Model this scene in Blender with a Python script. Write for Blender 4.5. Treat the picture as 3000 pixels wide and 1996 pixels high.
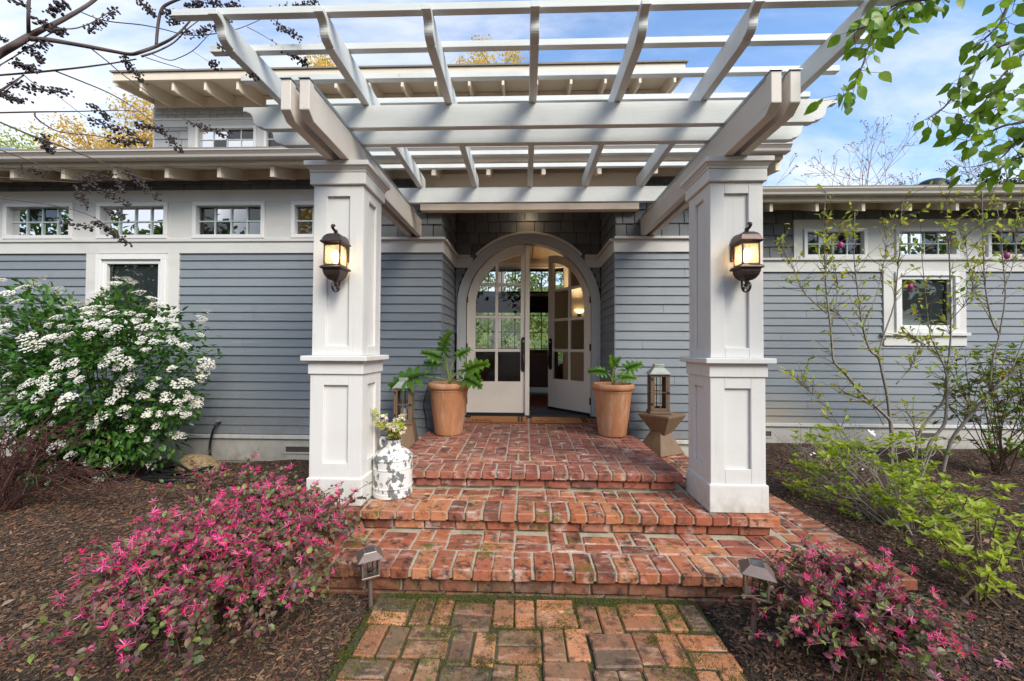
import bpy, bmesh, math, random
import numpy as np
from mathutils import Vector, Matrix, Euler
PI = math.pi
sc = bpy.context.scene
for o in list(bpy.data.objects):
    bpy.data.objects.remove(o)
COL = sc.collection
R0 = random.Random(7)

# ------------------------------------------------------------------ camera
CZ = 1.40
def cam_axes(yaw, pitch, roll):
    y, p, r = map(math.radians, (yaw, pitch, roll))
    fw = Vector((-math.sin(y)*math.cos(p), math.cos(y)*math.cos(p), math.sin(p)))
    rt = Vector((math.cos(y), math.sin(y), 0)); up = rt.cross(fw)
    return rt*math.cos(r)+up*math.sin(r), up*math.cos(r)-rt*math.sin(r), fw
rt, up, fw = cam_axes(1.864, 1.011, 0.295)
cd = bpy.data.cameras.new('camera'); cd.lens = 14; cd.sensor_width = 36; cd.sensor_fit = 'HORIZONTAL'
cd.clip_start = 0.02; cd.clip_end = 800
cam = bpy.data.objects.new('camera', cd); COL.objects.link(cam)
cam.matrix_world = Matrix(((rt.x, up.x, -fw.x, 0), (rt.y, up.y, -fw.y, 0), (rt.z, up.z, -fw.z, CZ), (0, 0, 0, 1)))
sc.camera = cam

# ------------------------------------------------------------------ light
SUN_AZ, SUN_EL = math.radians(38), math.radians(40)      # sun stands behind the camera, to the right
sv = Vector((math.sin(SUN_AZ)*math.cos(SUN_EL), -math.cos(SUN_AZ)*math.cos(SUN_EL), math.sin(SUN_EL)))
W = bpy.data.worlds.new('World'); sc.world = W; W.use_nodes = True
nt = W.node_tree; nt.nodes.clear()
def nn(t, **k):
    n = nt.nodes.new(t)
    for a, b in k.items(): setattr(n, a, b)
    return n
L = nt.links.new
out = nn('ShaderNodeOutputWorld'); bg = nn('ShaderNodeBackground'); L(bg.outputs[0], out.inputs[0])
sky = nn('ShaderNodeTexSky', sky_type='NISHITA', sun_disc=False, sun_elevation=SUN_EL, sun_rotation=PI-SUN_AZ,
         altitude=100, air_density=1.0, dust_density=0.8, ozone_density=1.4)
tc = nn('ShaderNodeTexCoord'); sp = nn('ShaderNodeSeparateXYZ'); L(tc.outputs['Generated'], sp.inputs[0])
zz = nn('ShaderNodeMath', operation='MAXIMUM'); zz.inputs[1].default_value = 0.0; L(sp.outputs[2], zz.inputs[0])
za = nn('ShaderNodeMath', operation='ADD'); za.inputs[1].default_value = 0.22; L(zz.outputs[0], za.inputs[0])
dv = nn('ShaderNodeVectorMath', operation='DIVIDE'); L(tc.outputs['Generated'], dv.inputs[0])
cb = nn('ShaderNodeCombineXYZ'); cb.inputs[2].default_value = 1
L(za.outputs[0], cb.inputs[0]); L(za.outputs[0], cb.inputs[1]); L(cb.outputs[0], dv.inputs[1])
mp = nn('ShaderNodeMapping'); mp.inputs['Location'].default_value = (0.4, 1.75, 0); mp.inputs['Rotation'].default_value = (0, 0, 0.25); mp.inputs['Scale'].default_value = (1.0, 2.4, 0.3)
L(dv.outputs[0], mp.inputs[0])
n1 = nn('ShaderNodeTexNoise'); n1.inputs['Scale'].default_value = 1.0; n1.inputs['Detail'].default_value = 9; n1.inputs['Roughness'].default_value = 0.58
n1.inputs['Distortion'].default_value = 0.35; L(mp.outputs[0], n1.inputs['Vector'])
# more cloud towards the left and the horizon
gx = nn('ShaderNodeMath', operation='MULTIPLY_ADD'); gx.inputs[1].default_value = -0.065; L(sp.outputs[0], gx.inputs[0]); L(n1.outputs[0], gx.inputs[2])
gz = nn('ShaderNodeMath', operation='MULTIPLY_ADD'); gz.inputs[1].default_value = -0.36; L(zz.outputs[0], gz.inputs[0]); L(gx.outputs[0], gz.inputs[2])
mr = nn('ShaderNodeMapRange'); mr.inputs[1].default_value = 0.185; mr.inputs[2].default_value = 0.48; mr.inputs[3].default_value = 0.06; mr.inputs[4].default_value = 0.93; mr.interpolation_type = 'SMOOTHSTEP'; L(gz.outputs[0], mr.inputs[0])
sc2 = nn('ShaderNodeMix', data_type='RGBA', blend_type='MULTIPLY'); sc2.inputs[0].default_value = 1; L(sky.outputs[0], sc2.inputs[6]); sc2.inputs[7].default_value = (0.94, 1.24, 1.45, 1)
mx = nn('ShaderNodeMix', data_type='RGBA'); L(mr.outputs[0], mx.inputs[0]); L(sc2.outputs[2], mx.inputs[6]); mx.inputs[7].default_value = (4.9, 5.05, 5.35, 1)
L(mx.outputs[2], bg.inputs[0]); bg.inputs[1].default_value = 0.125
sd = bpy.data.lights.new('sun', 'SUN'); sd.energy = 2.45; sd.angle = math.radians(30); sd.color = (1.0, 0.915, 0.785)
so = bpy.data.objects.new('sun', sd); COL.objects.link(so); so.rotation_euler = sv.to_track_quat('Z', 'Y').to_euler(); so.location = sv*60
sc.view_settings.view_transform = 'Standard'; sc.view_settings.look = 'None'
sc.view_settings.exposure = 0.86; sc.view_settings.gamma = 1; sc.view_settings.use_curve_mapping = False
sc.render.engine = 'CYCLES'
sc.cycles.use_denoising = True
sc.cycles.max_bounces = 8; sc.cycles.diffuse_bounces = 4; sc.cycles.transparent_max_bounces = 16; sc.cycles.caustics_reflective = False; sc.cycles.caustics_refractive = False
sc.cycles.sample_clamp_indirect = 6

# ------------------------------------------------------------------ materials
def new_mat(name):
    m = bpy.data.materials.new(name); m.use_nodes = True; t = m.node_tree; t.nodes.clear()
    o = t.nodes.new('ShaderNodeOutputMaterial'); b = t.nodes.new('ShaderNodeBsdfPrincipled'); t.links.new(b.outputs[0], o.inputs[0])
    return m, t, b, o
def _noise(t, scale, detail=4, rough=.6, loc=(0, 0, 0), local=False, dist=0):
    g = t.nodes.new('ShaderNodeTexCoord') if local else t.nodes.new('ShaderNodeNewGeometry')
    src = g.outputs['Object'] if local else g.outputs['Position']
    mp = t.nodes.new('ShaderNodeMapping'); mp.inputs['Scale'].default_value = scale if isinstance(scale, tuple) else (scale,)*3
    mp.inputs['Location'].default_value = loc
    n = t.nodes.new('ShaderNodeTexNoise'); n.inputs['Scale'].default_value = 1; n.inputs['Detail'].default_value = detail; n.inputs['Roughness'].default_value = rough
    n.inputs['Distortion'].default_value = dist
    t.links.new(src, mp.inputs[0]); t.links.new(mp.outputs[0], n.inputs['Vector'])
    return n.outputs[0]
def _range(t, v, lo, hi, a=0., b=1.):
    r = t.nodes.new('ShaderNodeMapRange'); r.inputs[1].default_value = lo; r.inputs[2].default_value = hi; r.inputs[3].default_value = a; r.inputs[4].default_value = b
    t.links.new(v, r.inputs[0]); return r.outputs[0]
def _mix(t, f, a, b, mode='MIX'):
    m = t.nodes.new('ShaderNodeMix'); m.data_type = 'RGBA'; m.blend_type = mode
    for i, v in ((0, f), (6, a), (7, b)):
        if isinstance(v, (int, float)): m.inputs[i].default_value = v
        elif isinstance(v, tuple): m.inputs[i].default_value = (*v[:3], 1)
        else: t.links.new(v, m.inputs[i])
    return m.outputs[2]
def _math(t, op, a, b):
    m = t.nodes.new('ShaderNodeMath'); m.operation = op
    for i, v in ((0, a), (1, b)):
        if isinstance(v, (int, float)): m.inputs[i].default_value = v
        else: t.links.new(v, m.inputs[i])
    return m.outputs[0]
def _ramp(t, v, stops, interp='LINEAR'):
    r = t.nodes.new('ShaderNodeValToRGB'); e = r.color_ramp.elements; r.color_ramp.interpolation = interp
    while len(e) < len(stops): e.new(0.5)
    for k, (p, c) in enumerate(stops): e[k].position = p; e[k].color = (*c, 1)
    t.links.new(v, r.inputs[0]); return r.outputs[0]
def _bump(t, b, h, strength, dist):
    n = t.nodes.new('ShaderNodeBump'); n.inputs['Strength'].default_value = strength; n.inputs['Distance'].default_value = dist
    t.links.new(h, n.inputs['Height']); t.links.new(n.outputs[0], b.inputs['Normal'])
MATS = {}
def mat(name, base, rough=.55, metal=0, layers=(), bump=None, objvar=0, spec=.5, local=False):
    """layers: (scale, lo, hi, colour, fac[, detail])"""
    m, t, b, o = new_mat(name); c = base
    if objvar:
        oi = t.nodes.new('ShaderNodeObjectInfo'); v = _range(t, oi.outputs['Random'], 0, 1, 1-objvar, 1+objvar)
        cc = t.nodes.new('ShaderNodeCombineColor'); 
        for i in range(3): t.links.new(v, cc.inputs[i])
        c = _mix(t, 1.0, base, cc.outputs[0], 'MULTIPLY')
    for k, ly in enumerate(layers):
        f = _noise(t, ly[0], ly[5] if len(ly) > 5 else 5, .62, (k*3.1, k*1.7, k*.9), local)
        f = _range(t, f, ly[1], ly[2], 0, ly[4]); c = _mix(t, f, c, ly[3])
    if isinstance(c, tuple): b.inputs['Base Color'].default_value = (*c, 1)
    else: t.links.new(c, b.inputs['Base Color'])
    b.inputs['Roughness'].default_value = rough; b.inputs['Metallic'].default_value = metal; b.inputs['Specular IOR Level'].default_value = spec
    if bump: _bump(t, b, _noise(t, bump[0], bump[3] if len(bump) > 3 else 5, .65, (5, 2, 1), local), bump[1], bump[2])
    MATS[name] = m; return m
def leaf_mat(name, cols, trans=.35, rough=.45, per_object=False, veins=False):
    m, t, b, o = new_mat(name)
    if per_object: v = t.nodes.new('ShaderNodeObjectInfo').outputs['Random']
    else: v = t.nodes.new('ShaderNodeNewGeometry').outputs['Random Per Island']
    n = len(cols); c = _ramp(t, v, [(i/(max(1, n-1)), k) for i, k in enumerate(cols)])
    nz = _range(t, _noise(t, 60, 3), .3, .7, .8, 1.2)
    cc = t.nodes.new('ShaderNodeCombineColor')
    for i in range(3): t.links.new(nz, cc.inputs[i])
    c = _mix(t, 1., c, cc.outputs[0], 'MULTIPLY')
    t.links.new(c, b.inputs['Base Color']); b.inputs['Roughness'].default_value = rough; b.inputs['Specular IOR Level'].default_value = .35
    tr = t.nodes.new('ShaderNodeBsdfTranslucent'); c2 = _mix(t, 1., c, (1.5, 1.5, .9), 'MULTIPLY'); t.links.new(c2, tr.inputs[0])
    ms = t.nodes.new('ShaderNodeMixShader'); ms.inputs[0].default_value = trans; t.links.new(b.outputs[0], ms.inputs[1]); t.links.new(tr.outputs[0], ms.inputs[2]); t.links.new(ms.outputs[0], o.inputs[0])
    MATS[name] = m; return m
def glass_mat(name, tint=(.9, .95, .93), ior=1.5, gain=1.0, rough=0.0):
    m, t, b, o = new_mat(name); t.nodes.remove(b)
    fr = t.nodes.new('ShaderNodeFresnel'); fr.inputs[0].default_value = ior
    f = _math(t, 'MINIMUM', _math(t, 'MULTIPLY', fr.outputs[0], gain), 1.0)
    tp = t.nodes.new('ShaderNodeBsdfTransparent'); tp.inputs[0].default_value = (*tint, 1)
    gl = t.nodes.new('ShaderNodeBsdfGlossy'); gl.inputs['Roughness'].default_value = rough
    ms = t.nodes.new('ShaderNodeMixShader'); t.links.new(f, ms.inputs[0]); t.links.new(tp.outputs[0], ms.inputs[1]); t.links.new(gl.outputs[0], ms.inputs[2]); t.links.new(ms.outputs[0], o.inputs[0])
    MATS[name] = m; return m
def emit_mat(name, col, s):
    m, t, b, o = new_mat(name); b.inputs['Base Color'].default_value = (*col, 1); b.inputs['Emission Color'].default_value = (*col, 1); b.inputs['Emission Strength'].default_value = s
    MATS[name] = m; return m

DIRT = (.30, .26, .21)
white = mat('white_paint', (.69, .68, .655), .5, layers=(((1.2, 1.2, 3), .50, .80, (.55, .535, .50), .5), ((38, 38, 1.3), .60, .78, (.47, .445, .40), .35), ((3, 3, 3), .62, .8, (.50, .47, .41), .35), ((14, 14, 3), .62, .82, (.50, .47, .42), .30)), bump=((70, 70, 9), .12, .004))
mat('beam_paint', (.66, .605, .54), .6, layers=(((2, 1.2, 2), .5, .8, (.50, .44, .385), .6), ((30, 3, 40), .6, .75, (.40, .34, .29), .45)), bump=((60, 5, 90), .3, .004))
mat('pergola_paint', (.665, .685, .66), .6, layers=(((2.5, 1.5, 2), .5, .82, (.46, .46, .42), .55), ((3, 40, 60), .60, .78, (.42, .42, .38), .35), ((22, 22, 22), .70, .80, (.16, .15, .10), .6)), bump=((6, 60, 90), .3, .004))
mat('trim_paint', (.625, .62, .595), .6, layers=(((1.5, 1.5, 4), .5, .8, (.44, .43, .405), .55), ((6, 6, 40), .6, .8, (.42, .41, .38), .35)), bump=((5, 30, 70), .3, .004))
mat('eave_paint', (.74, .645, .515), .6, layers=(((2, 2, 2), .5, .8, (.54, .46, .37), .5),), bump=((5, 30, 60), .2, .003))
mat('gutter_paint', (.56, .51, .46), .42, layers=(((2, 3, 3), .5, .8, (.45, .40, .35), .5),))
mat('window_white', (.74, .74, .735), .4)
mat('muntin_green', (.52, .60, .58), .4)
mat('siding', (.196, .224, .254), .58, layers=(((1.0, 1, 1.6), .42, .78, (.245, .266, .288), .6), ((2.0, 2, 75), .50, .70, (.268, .287, .305), .55, 7), ((7, 7, 2), .62, .85, (.11, .118, .135), .4)), bump=((2.2, 2.2, 110), .42, .004, 8), objvar=.085)
def stained():
    m = mat('siding_stained', (.196, .224, .254), .58, layers=(((1.0, 1, 1.6), .42, .78, (.245, .266, .288), .6), ((2.0, 2, 75), .50, .70, (.268, .287, .305), .55, 7)), bump=((2.2, 2.2, 110), .42, .004, 8), objvar=.05)
    t = m.node_tree; b = next(n for n in t.nodes if n.type == 'BSDF_PRINCIPLED'); src = b.inputs['Base Color'].links[0].from_socket
    g = t.nodes.new('ShaderNodeNewGeometry'); s = t.nodes.new('ShaderNodeSeparateXYZ'); t.links.new(g.outputs['Position'], s.inputs[0])
    fx = _math(t, 'MULTIPLY', _range(t, s.outputs[0], 2.5, 2.9), _range(t, s.outputs[0], 4.1, 3.2)); fz = _range(t, s.outputs[2], .86, .46)
    f = _math(t, 'MULTIPLY', _math(t, 'MULTIPLY', fx, fz), _range(t, _noise(t, (2.5, 2, 5), 4), .3, .65, .35, .9))
    t.links.new(_mix(t, f, src, (.40, .30, .17)), b.inputs['Base Color'])
stained()
mat('shingle_grey', (.13, .138, .147), .7, layers=(((90, 90, 3), .45, .7, (.175, .183, .190), .65), ((3, 3, 3), .55, .8, (.075, .078, .082), .5)), bump=((120, 120, 3), .6, .004), objvar=.24)
mat('shingle_light', (.36, .37, .37), .7, layers=(((90, 90, 3), .45, .7, (.42, .425, .42), .6),), bump=((120, 120, 3), .5, .004), objvar=.10)
mat('skirt_paint', (.49, .475, .445), .62, layers=(((2, 2, 3), .5, .75, (.37, .345, .30), .6), ((40, 40, 3), .60, .8, (.32, .28, .23), .5)), bump=((60, 60, 4), .4, .003))
mat('roof_shingle', (.25, .22, .18), .85, layers=((20, .5, .7, (.16, .14, .12), .6),), bump=(50, .6, .01))  # roof tone lightened so its hidden slopes bounce warm sun up to the eaves
mat('flashing_metal', (.33, .37, .40), .35, .7)
mat('door_paint', (.82, .75, .66), .42, layers=(((2, 2, 2), .5, .8, (.62, .55, .48), .4),))
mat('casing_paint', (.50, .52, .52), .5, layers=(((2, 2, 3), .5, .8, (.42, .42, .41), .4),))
mat('rubber_black', (.015, .015, .016), .45)
mat('bronze', (.085, .062, .055), .42, .75, layers=((25, .5, .72, (.17, .12, .10), .6),), bump=(90, .2, .002))
mat('handle_metal', (.06, .047, .04), .38, .8)
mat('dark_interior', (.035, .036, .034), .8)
mat('blind_white', (.34, .35, .33), .6)
mat('terracotta', (.47, .19, .082), .8, layers=(((5, 5, 1.6), .42, .66, (.56, .30, .155), .8), ((14, 14, 2.0), .52, .66, (.64, .43, .30), .55), ((4, 4, 3), .55, .72, (.33, .16, .08), .6)), bump=(60, .25, .003))
mat('soil', (.035, .025, .018), .95, bump=(60, 1, .02))
mat('coir', (.40, .165, .052), .95, layers=((160, .4, .7, (.28, .10, .03), .6), ((3, 3, 3), .5, .8, (.34, .14, .05), .5)), bump=(260, .9, .006))
mat('black_print', (.022, .016, .012), .9, bump=(200, .6, .003))
mat('weathered_wood', (.17, .115, .075), .65, layers=(((30, 30, 4), .45, .68, (.17, .095, .05), .7), ((4, 4, 2), .5, .8, (.26, .18, .12), .5)), bump=((60, 60, 5), .4, .003))
mat('stool_wood', (.20, .125, .07), .6, layers=(((45, 12, 6), .45, .68, (.17, .095, .045), .75), ((5, 5, 3), .5, .75, (.29, .20, .12), .5)), bump=((70, 20, 8), .35, .003))
mat('zinc_sheet', (.40, .42, .38), .55, .3, layers=((14, .45, .65, (.25, .27, .24), .7), (40, .62, .72, (.55, .55, .51), .5)))
mat('candle_wax', (.8, .77, .68), .6)
mat('milk_can_paint', (.72, .71, .68), .5, layers=(((19, 19, 13), .530, .550, (.16, .165, .165), 1.0, 9), ((60, 60, 60), .66, .70, (.14, .14, .14), .9), ((6, 6, 6), .62, .8, (.55, .48, .38), .3)), bump=((16, 16, 11), .2, .003), local=True)
mat('rusty_steel', (.13, .125, .12), .5, .6, layers=((20, .5, .7, (.2, .11, .07), .5),))
mat('solar_bronze', (.19, .14, .115), .36, .35, layers=((30, .5, .75, (.26, .20, .17), .5),))
mat('solar_cell', (.03, .04, .055), .15, .2, layers=((60, .5, .6, (.07, .085, .1), .5),))
mat('hose_black', (.013, .013, .014), .38)
mat('sandstone', (.34, .23, .12), .9, layers=((11, .45, .58, (.15, .095, .045), .8, 8), (34, .48, .62, (.50, .38, .22), .7, 6)), bump=(22, 1, .05, 8))
mat('tan_tube', (.24, .155, .09), .6)
mat('mortar', (.42, .365, .265), .9, layers=((9, .5, .72, (.25, .225, .17), .7), (5, .56, .72, (.09, .10, .04), .75)), bump=(70, .7, .008))
mat('path_bed', (.085, .07, .04), .95, layers=((8, .42, .62, (.07, .085, .02), .8), (30, .5, .7, (.045, .035, .022), .7)), bump=(60, 1, .012))
mat('mulch_ground', (.060, .042, .031), .95, layers=((14, .45, .7, (.028, .02, .015), .7), (50, .5, .7, (.085, .058, .04), .6)), bump=(45, 1, .02))
mat('hill_green', (.10, .15, .04), .95, layers=((.9, .4, .65, (.20, .24, .07), .8), (2.5, .5, .7, (.05, .09, .02), .8)), bump=(1.5, 1, .3))
mat('ground_far', (.06, .06, .03), .95, layers=((.6, .4, .7, (.045, .075, .02), .8),))
mat('bark_grey', (.26, .225, .19), .8, layers=((25, .45, .7, (.15, .125, .10), .6),), bump=(60, .5, .004))
mat('barberry_stem', (.075, .032, .026), .8)
mat('bare_twig', (.30, .235, .20), .85)
mat('bark_dark', (.085, .058, .05), .75, layers=((20, .45, .7, (.14, .10, .085), .6),), bump=(60, .5, .003))
mat('bark_brown', (.12, .075, .048), .8, layers=((20, .45, .7, (.20, .14, .09), .6),), bump=(60, .5, .003))
mat('seed_pod', (.045, .033, .034), .8, layers=((60, .45, .7, (.085, .065, .06), .6),))
mat('leather', (.055, .018, .012), .42, bump=(40, .2, .003))
mat('wood_floor', (.15, .04, .016), .3, layers=(((30, 3, 3), .45, .7, (.08, .02, .01), .6),))
mat('plaster', (.74, .68, .58), .8)
mat('shade_fabric', (.035, .022, .015), .8, layers=(((2, 2, 90), .45, .6, (.075, .045, .028), .8),))
mat('dried_chili', (.10, .02, .015), .5)
mat('magnolia_pink', (.42, .03, .16), .5)
glass_mat('window_glass', (.86, .90, .88), 1.5, 2.2)
glass_mat('door_glass', (.93, .95, .93), 1.5, 1.7)
glass_mat('thin_glass', (.95, .96, .95), 1.45, 1.0)
emit_mat('bulb', (1.0, .86, .64), 9)
emit_mat('sconce_glow', (1.0, .70, .34), 1.6)
def amber():
    m, t, b, o = new_mat('seeded_glass'); t.nodes.remove(b)
    tp = t.nodes.new('ShaderNodeBsdfTransparent'); tp.inputs[0].default_value = (1., .84, .60, 1)
    tl = t.nodes.new('ShaderNodeBsdfTranslucent'); tl.inputs[0].default_value = (.92, .70, .43, 1)
    df = t.nodes.new('ShaderNodeBsdfGlossy'); df.inputs['Roughness'].default_value = .15
    m1 = t.nodes.new('ShaderNodeMixShader'); t.links.new(_range(t, _noise(t, 130, 3), .35, .7, .30, .72), m1.inputs[0]); t.links.new(tp.outputs[0], m1.inputs[1]); t.links.new(tl.outputs[0], m1.inputs[2])
    m2 = t.nodes.new('ShaderNodeMixShader'); m2.inputs[0].default_value = .05; t.links.new(m1.outputs[0], m2.inputs[1]); t.links.new(df.outputs[0], m2.inputs[2]); t.links.new(m2.outputs[0], o.inputs[0])
    MATS['seeded_glass'] = m
amber()
def brick_mat(name, stops, moss, white_fac, dark_fac, light=(.62, .47, .40)):
    m, t, b, o = new_mat(name)
    oi = t.nodes.new('ShaderNodeObjectInfo'); c = _ramp(t, oi.outputs['Random'], stops)
    c = _mix(t, _range(t, _noise(t, 9, 5), .45, .68, 0, .38), c, (.42, .13, .06))
    c = _mix(t, _range(t, _noise(t, 14, 6, .7, (4, 1, 7)), .50, .63, 0, dark_fac), c, (.040, .022, .017))
    c = _mix(t, _range(t, _noise(t, (7, 16, 9), 6, .7, (9, 3, 2)), .535, .68, 0, white_fac), c, light)
    c = _mix(t, _range(t, _noise(t, 120, 3, .7), .62, .72, 0, .5), c, (.055, .03, .024))
    g = t.nodes.new('ShaderNodeNewGeometry'); sp = t.nodes.new('ShaderNodeSeparateXYZ'); t.links.new(g.outputs['Normal'], sp.inputs[0])
    mo = _math(t, 'ADD', _range(t, _noise(t, 3.4, 4, .6, (1, 8, 3)), .45, .75, 0, .62), _range(t, _noise(t, 32, 5, .7), .35, .7, -.35, .35))
    mo = _range(t, mo, .42-moss*.3, .62-moss*.2, 0, min(1, .5+moss))
    mc = _mix(t, _noise(t, 45, 3), (.05, .058, .008), (.165, .17, .022))
    c = _mix(t, mo, c, mc)
    t.links.new(c, b.inputs['Base Color']); b.inputs['Roughness'].default_value = .78
    t.links.new(_range(t, _noise(t, 6, 3), .4, .7, .55, .85), b.inputs['Roughness'])
    _bump(t, b, _noise(t, 55, 6, .7), .75, .006); MATS[name] = m; return m
BR = [(0, (0.226, 0.064, 0.034)), (.14, (0.394, 0.120, 0.053)), (.28, (0.274, 0.076, 0.044)), (.42, (0.501, 0.196, 0.082)), (.54, (0.138, 0.051, 0.037)), (.66, (0.358, 0.107, 0.054)), (.78, (0.549, 0.253, 0.116)), (.88, (0.310, 0.120, 0.082)), (1, (0.442, 0.147, 0.059))]
brick_mat('brick_red', BR, .50, .80, .95)
brick_mat('brick_damp', [(0, (.20, .075, .042)), (.3, (.11, .06, .04)), (.6, (.25, .10, .055)), (1, (.13, .07, .045))], .62, .2, 1.0)
brick_mat('brick_landing', [(0, (0.246, 0.070, 0.048)), (.2, (0.381, 0.123, 0.077)), (.4, (0.213, 0.065, 0.048)), (.6, (0.426, 0.176, 0.112)), (.78, (0.140, 0.052, 0.043)), (1, (0.325, 0.117, 0.083))], .26, .95, .75)
brick_mat('brick_path', [(0, (0.347, 0.151, 0.067)), (.14, (0.126, 0.096, 0.058)), (.28, (0.525, 0.201, 0.085)), (.42, (0.105, 0.080, 0.055)), (.56, (0.284, 0.151, 0.071)), (.70, (0.588, 0.251, 0.116)), (.84, (0.137, 0.105, 0.062)), (1, (0.525, 0.201, 0.085))], .38, .55, .8, (0.651, 0.422, 0.286))
leaf_mat('viburnum_leaf', [(.034, .095, .020), (.06, .16, .030), (.085, .21, .036), (.042, .12, .026), (.15, .27, .045)], .25, .35)
leaf_mat('viburnum_flower', [(.86, .83, .79), (.78, .73, .68), (.88, .86, .83)], .2, .6)
leaf_mat('loropetalum_leaf', [(0.144, 0.039, 0.055), (0.102, 0.042, 0.061), (0.240, 0.063, 0.083), (0.090, 0.182, 0.044), (0.156, 0.098, 0.094), (0.228, 0.308, 0.066), (0.132, 0.084, 0.088), (0.300, 0.140, 0.110), (0.072, 0.168, 0.039)], .3, .42)
leaf_mat('loropetalum_flower', [(.90, .045, .29), (.92, .10, .40), (.80, .025, .16), (.92, .19, .48), (.88, .06, .32), (.90, .30, .54), (.84, .035, .24), (.62, .08, .18)], .35, .5, per_object=True)
leaf_mat('lime_leaf', [(.32, .42, .035), (.44, .50, .05), (.20, .33, .035), (.50, .50, .07), (.15, .28, .035)], .4, .45)
leaf_mat('azalea_leaf', [(.24, .33, .06), (.15, .24, .05), (.33, .40, .09)], .3, .5)
leaf_mat('magnolia_leaf', [(.32, .40, .05), (.42, .45, .08), (.20, .30, .05), (.54, .48, .06), (.34, .38, .08)], .4, .4)
leaf_mat('pear_leaf', [(.12, .235, .022), (.18, .31, .028), (.085, .18, .022), (.26, .37, .035), (.14, .26, .035)], .45, .35, per_object=True)
leaf_mat('holly_leaf', [(.07, .16, .03), (.13, .24, .04), (.26, .28, .04), (.09, .19, .04), (.38, .22, .04)], .25, .4)
leaf_mat('barberry_leaf', [(.075, .014, .016), (.11, .025, .022), (.05, .012, .014), (.13, .05, .03)], .25, .55)
leaf_mat('philodendron_leaf', [(.10, .24, .022), (.065, .17, .022), (.15, .30, .03), (.08, .20, .026)], .35, .35, per_object=True)
leaf_mat('bouquet_leaf', [(.36, .40, .06), (.25, .33, .06), (.44, .42, .10), (.48, .36, .05)], .3, .5, per_object=True)
leaf_mat('bouquet_petal', [(.78, .66, .66), (.72, .56, .58), (.82, .76, .76), (.66, .50, .50)], .25, .6, per_object=True)
leaf_mat('oak_golden', [(.68, .44, .09), (.78, .54, .14), (.50, .36, .08), (.58, .48, .12), (.72, .40, .08)], .4, .6)
leaf_mat('spring_green', [(.40, .46, .06), (.32, .40, .05)], .4, .6)
leaf_mat('evergreen_leaf', [(.02, .045, .02), (.03, .065, .025), (.015, .035, .018)], .2, .6)
leaf_mat('tree_leaf', [(.05, .10, .025), (.09, .15, .03), (.035, .075, .02), (.14, .18, .04)], .35, .5)
leaf_mat('garden_leaf', [(.13, .20, .04), (.22, .30, .06), (.08, .14, .03), (.30, .34, .10), (.18, .22, .07)], .45, .5)
leaf_mat('mulch_chip', [(0.067, 0.031, 0.018), (0.123, 0.059, 0.032), (0.179, 0.085, 0.047), (0.044, 0.023, 0.015), (0.084, 0.052, 0.036), (0.237, 0.120, 0.068), (0.104, 0.041, 0.023), (0.314, 0.180, 0.106)], 0, .85)
leaf_mat('mulch_chip_grey', [(0.041, 0.027, 0.018), (0.083, 0.058, 0.038), (0.026, 0.015, 0.011), (0.133, 0.092, 0.057), (0.062, 0.037, 0.023), (0.207, 0.136, 0.081), (0.037, 0.025, 0.016), (0.083, 0.047, 0.027)], 0, .85)
leaf_mat('dead_leaf', [(.26, .14, .07), (.34, .21, .12), (.20, .10, .05), (.38, .27, .19)], .2, .7)
leaf_mat('moss', [(.055, .07, .008), (.09, .11, .010), (.13, .145, .015), (.04, .055, .008)], .2, .9)

def splash(name, col, z0, z1, fac):
    m = MATS[name]; t = m.node_tree; b = next(n for n in t.nodes if n.type == 'BSDF_PRINCIPLED'); src = b.inputs['Base Color'].links[0].from_socket
    g = t.nodes.new('ShaderNodeNewGeometry'); s = t.nodes.new('ShaderNodeSeparateXYZ'); t.links.new(g.outputs['Position'], s.inputs[0])
    f = _math(t, 'MULTIPLY', _range(t, s.outputs[2], z1, z0), _range(t, _noise(t, (9, 9, 6), 6, .7), .38, .68)); f = _math(t, 'MULTIPLY', f, fac)
    t.links.new(_mix(t, f, src, col), b.inputs['Base Color'])
splash('siding', (.20, .165, .12), .38, .85, .6); splash('skirt_paint', (.20, .155, .10), .02, .36, .85); splash('white_paint', (.30, .27, .18), .31, .52, .7); splash('trim_paint', (.25, .21, .15), .30, .42, .6)
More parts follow.
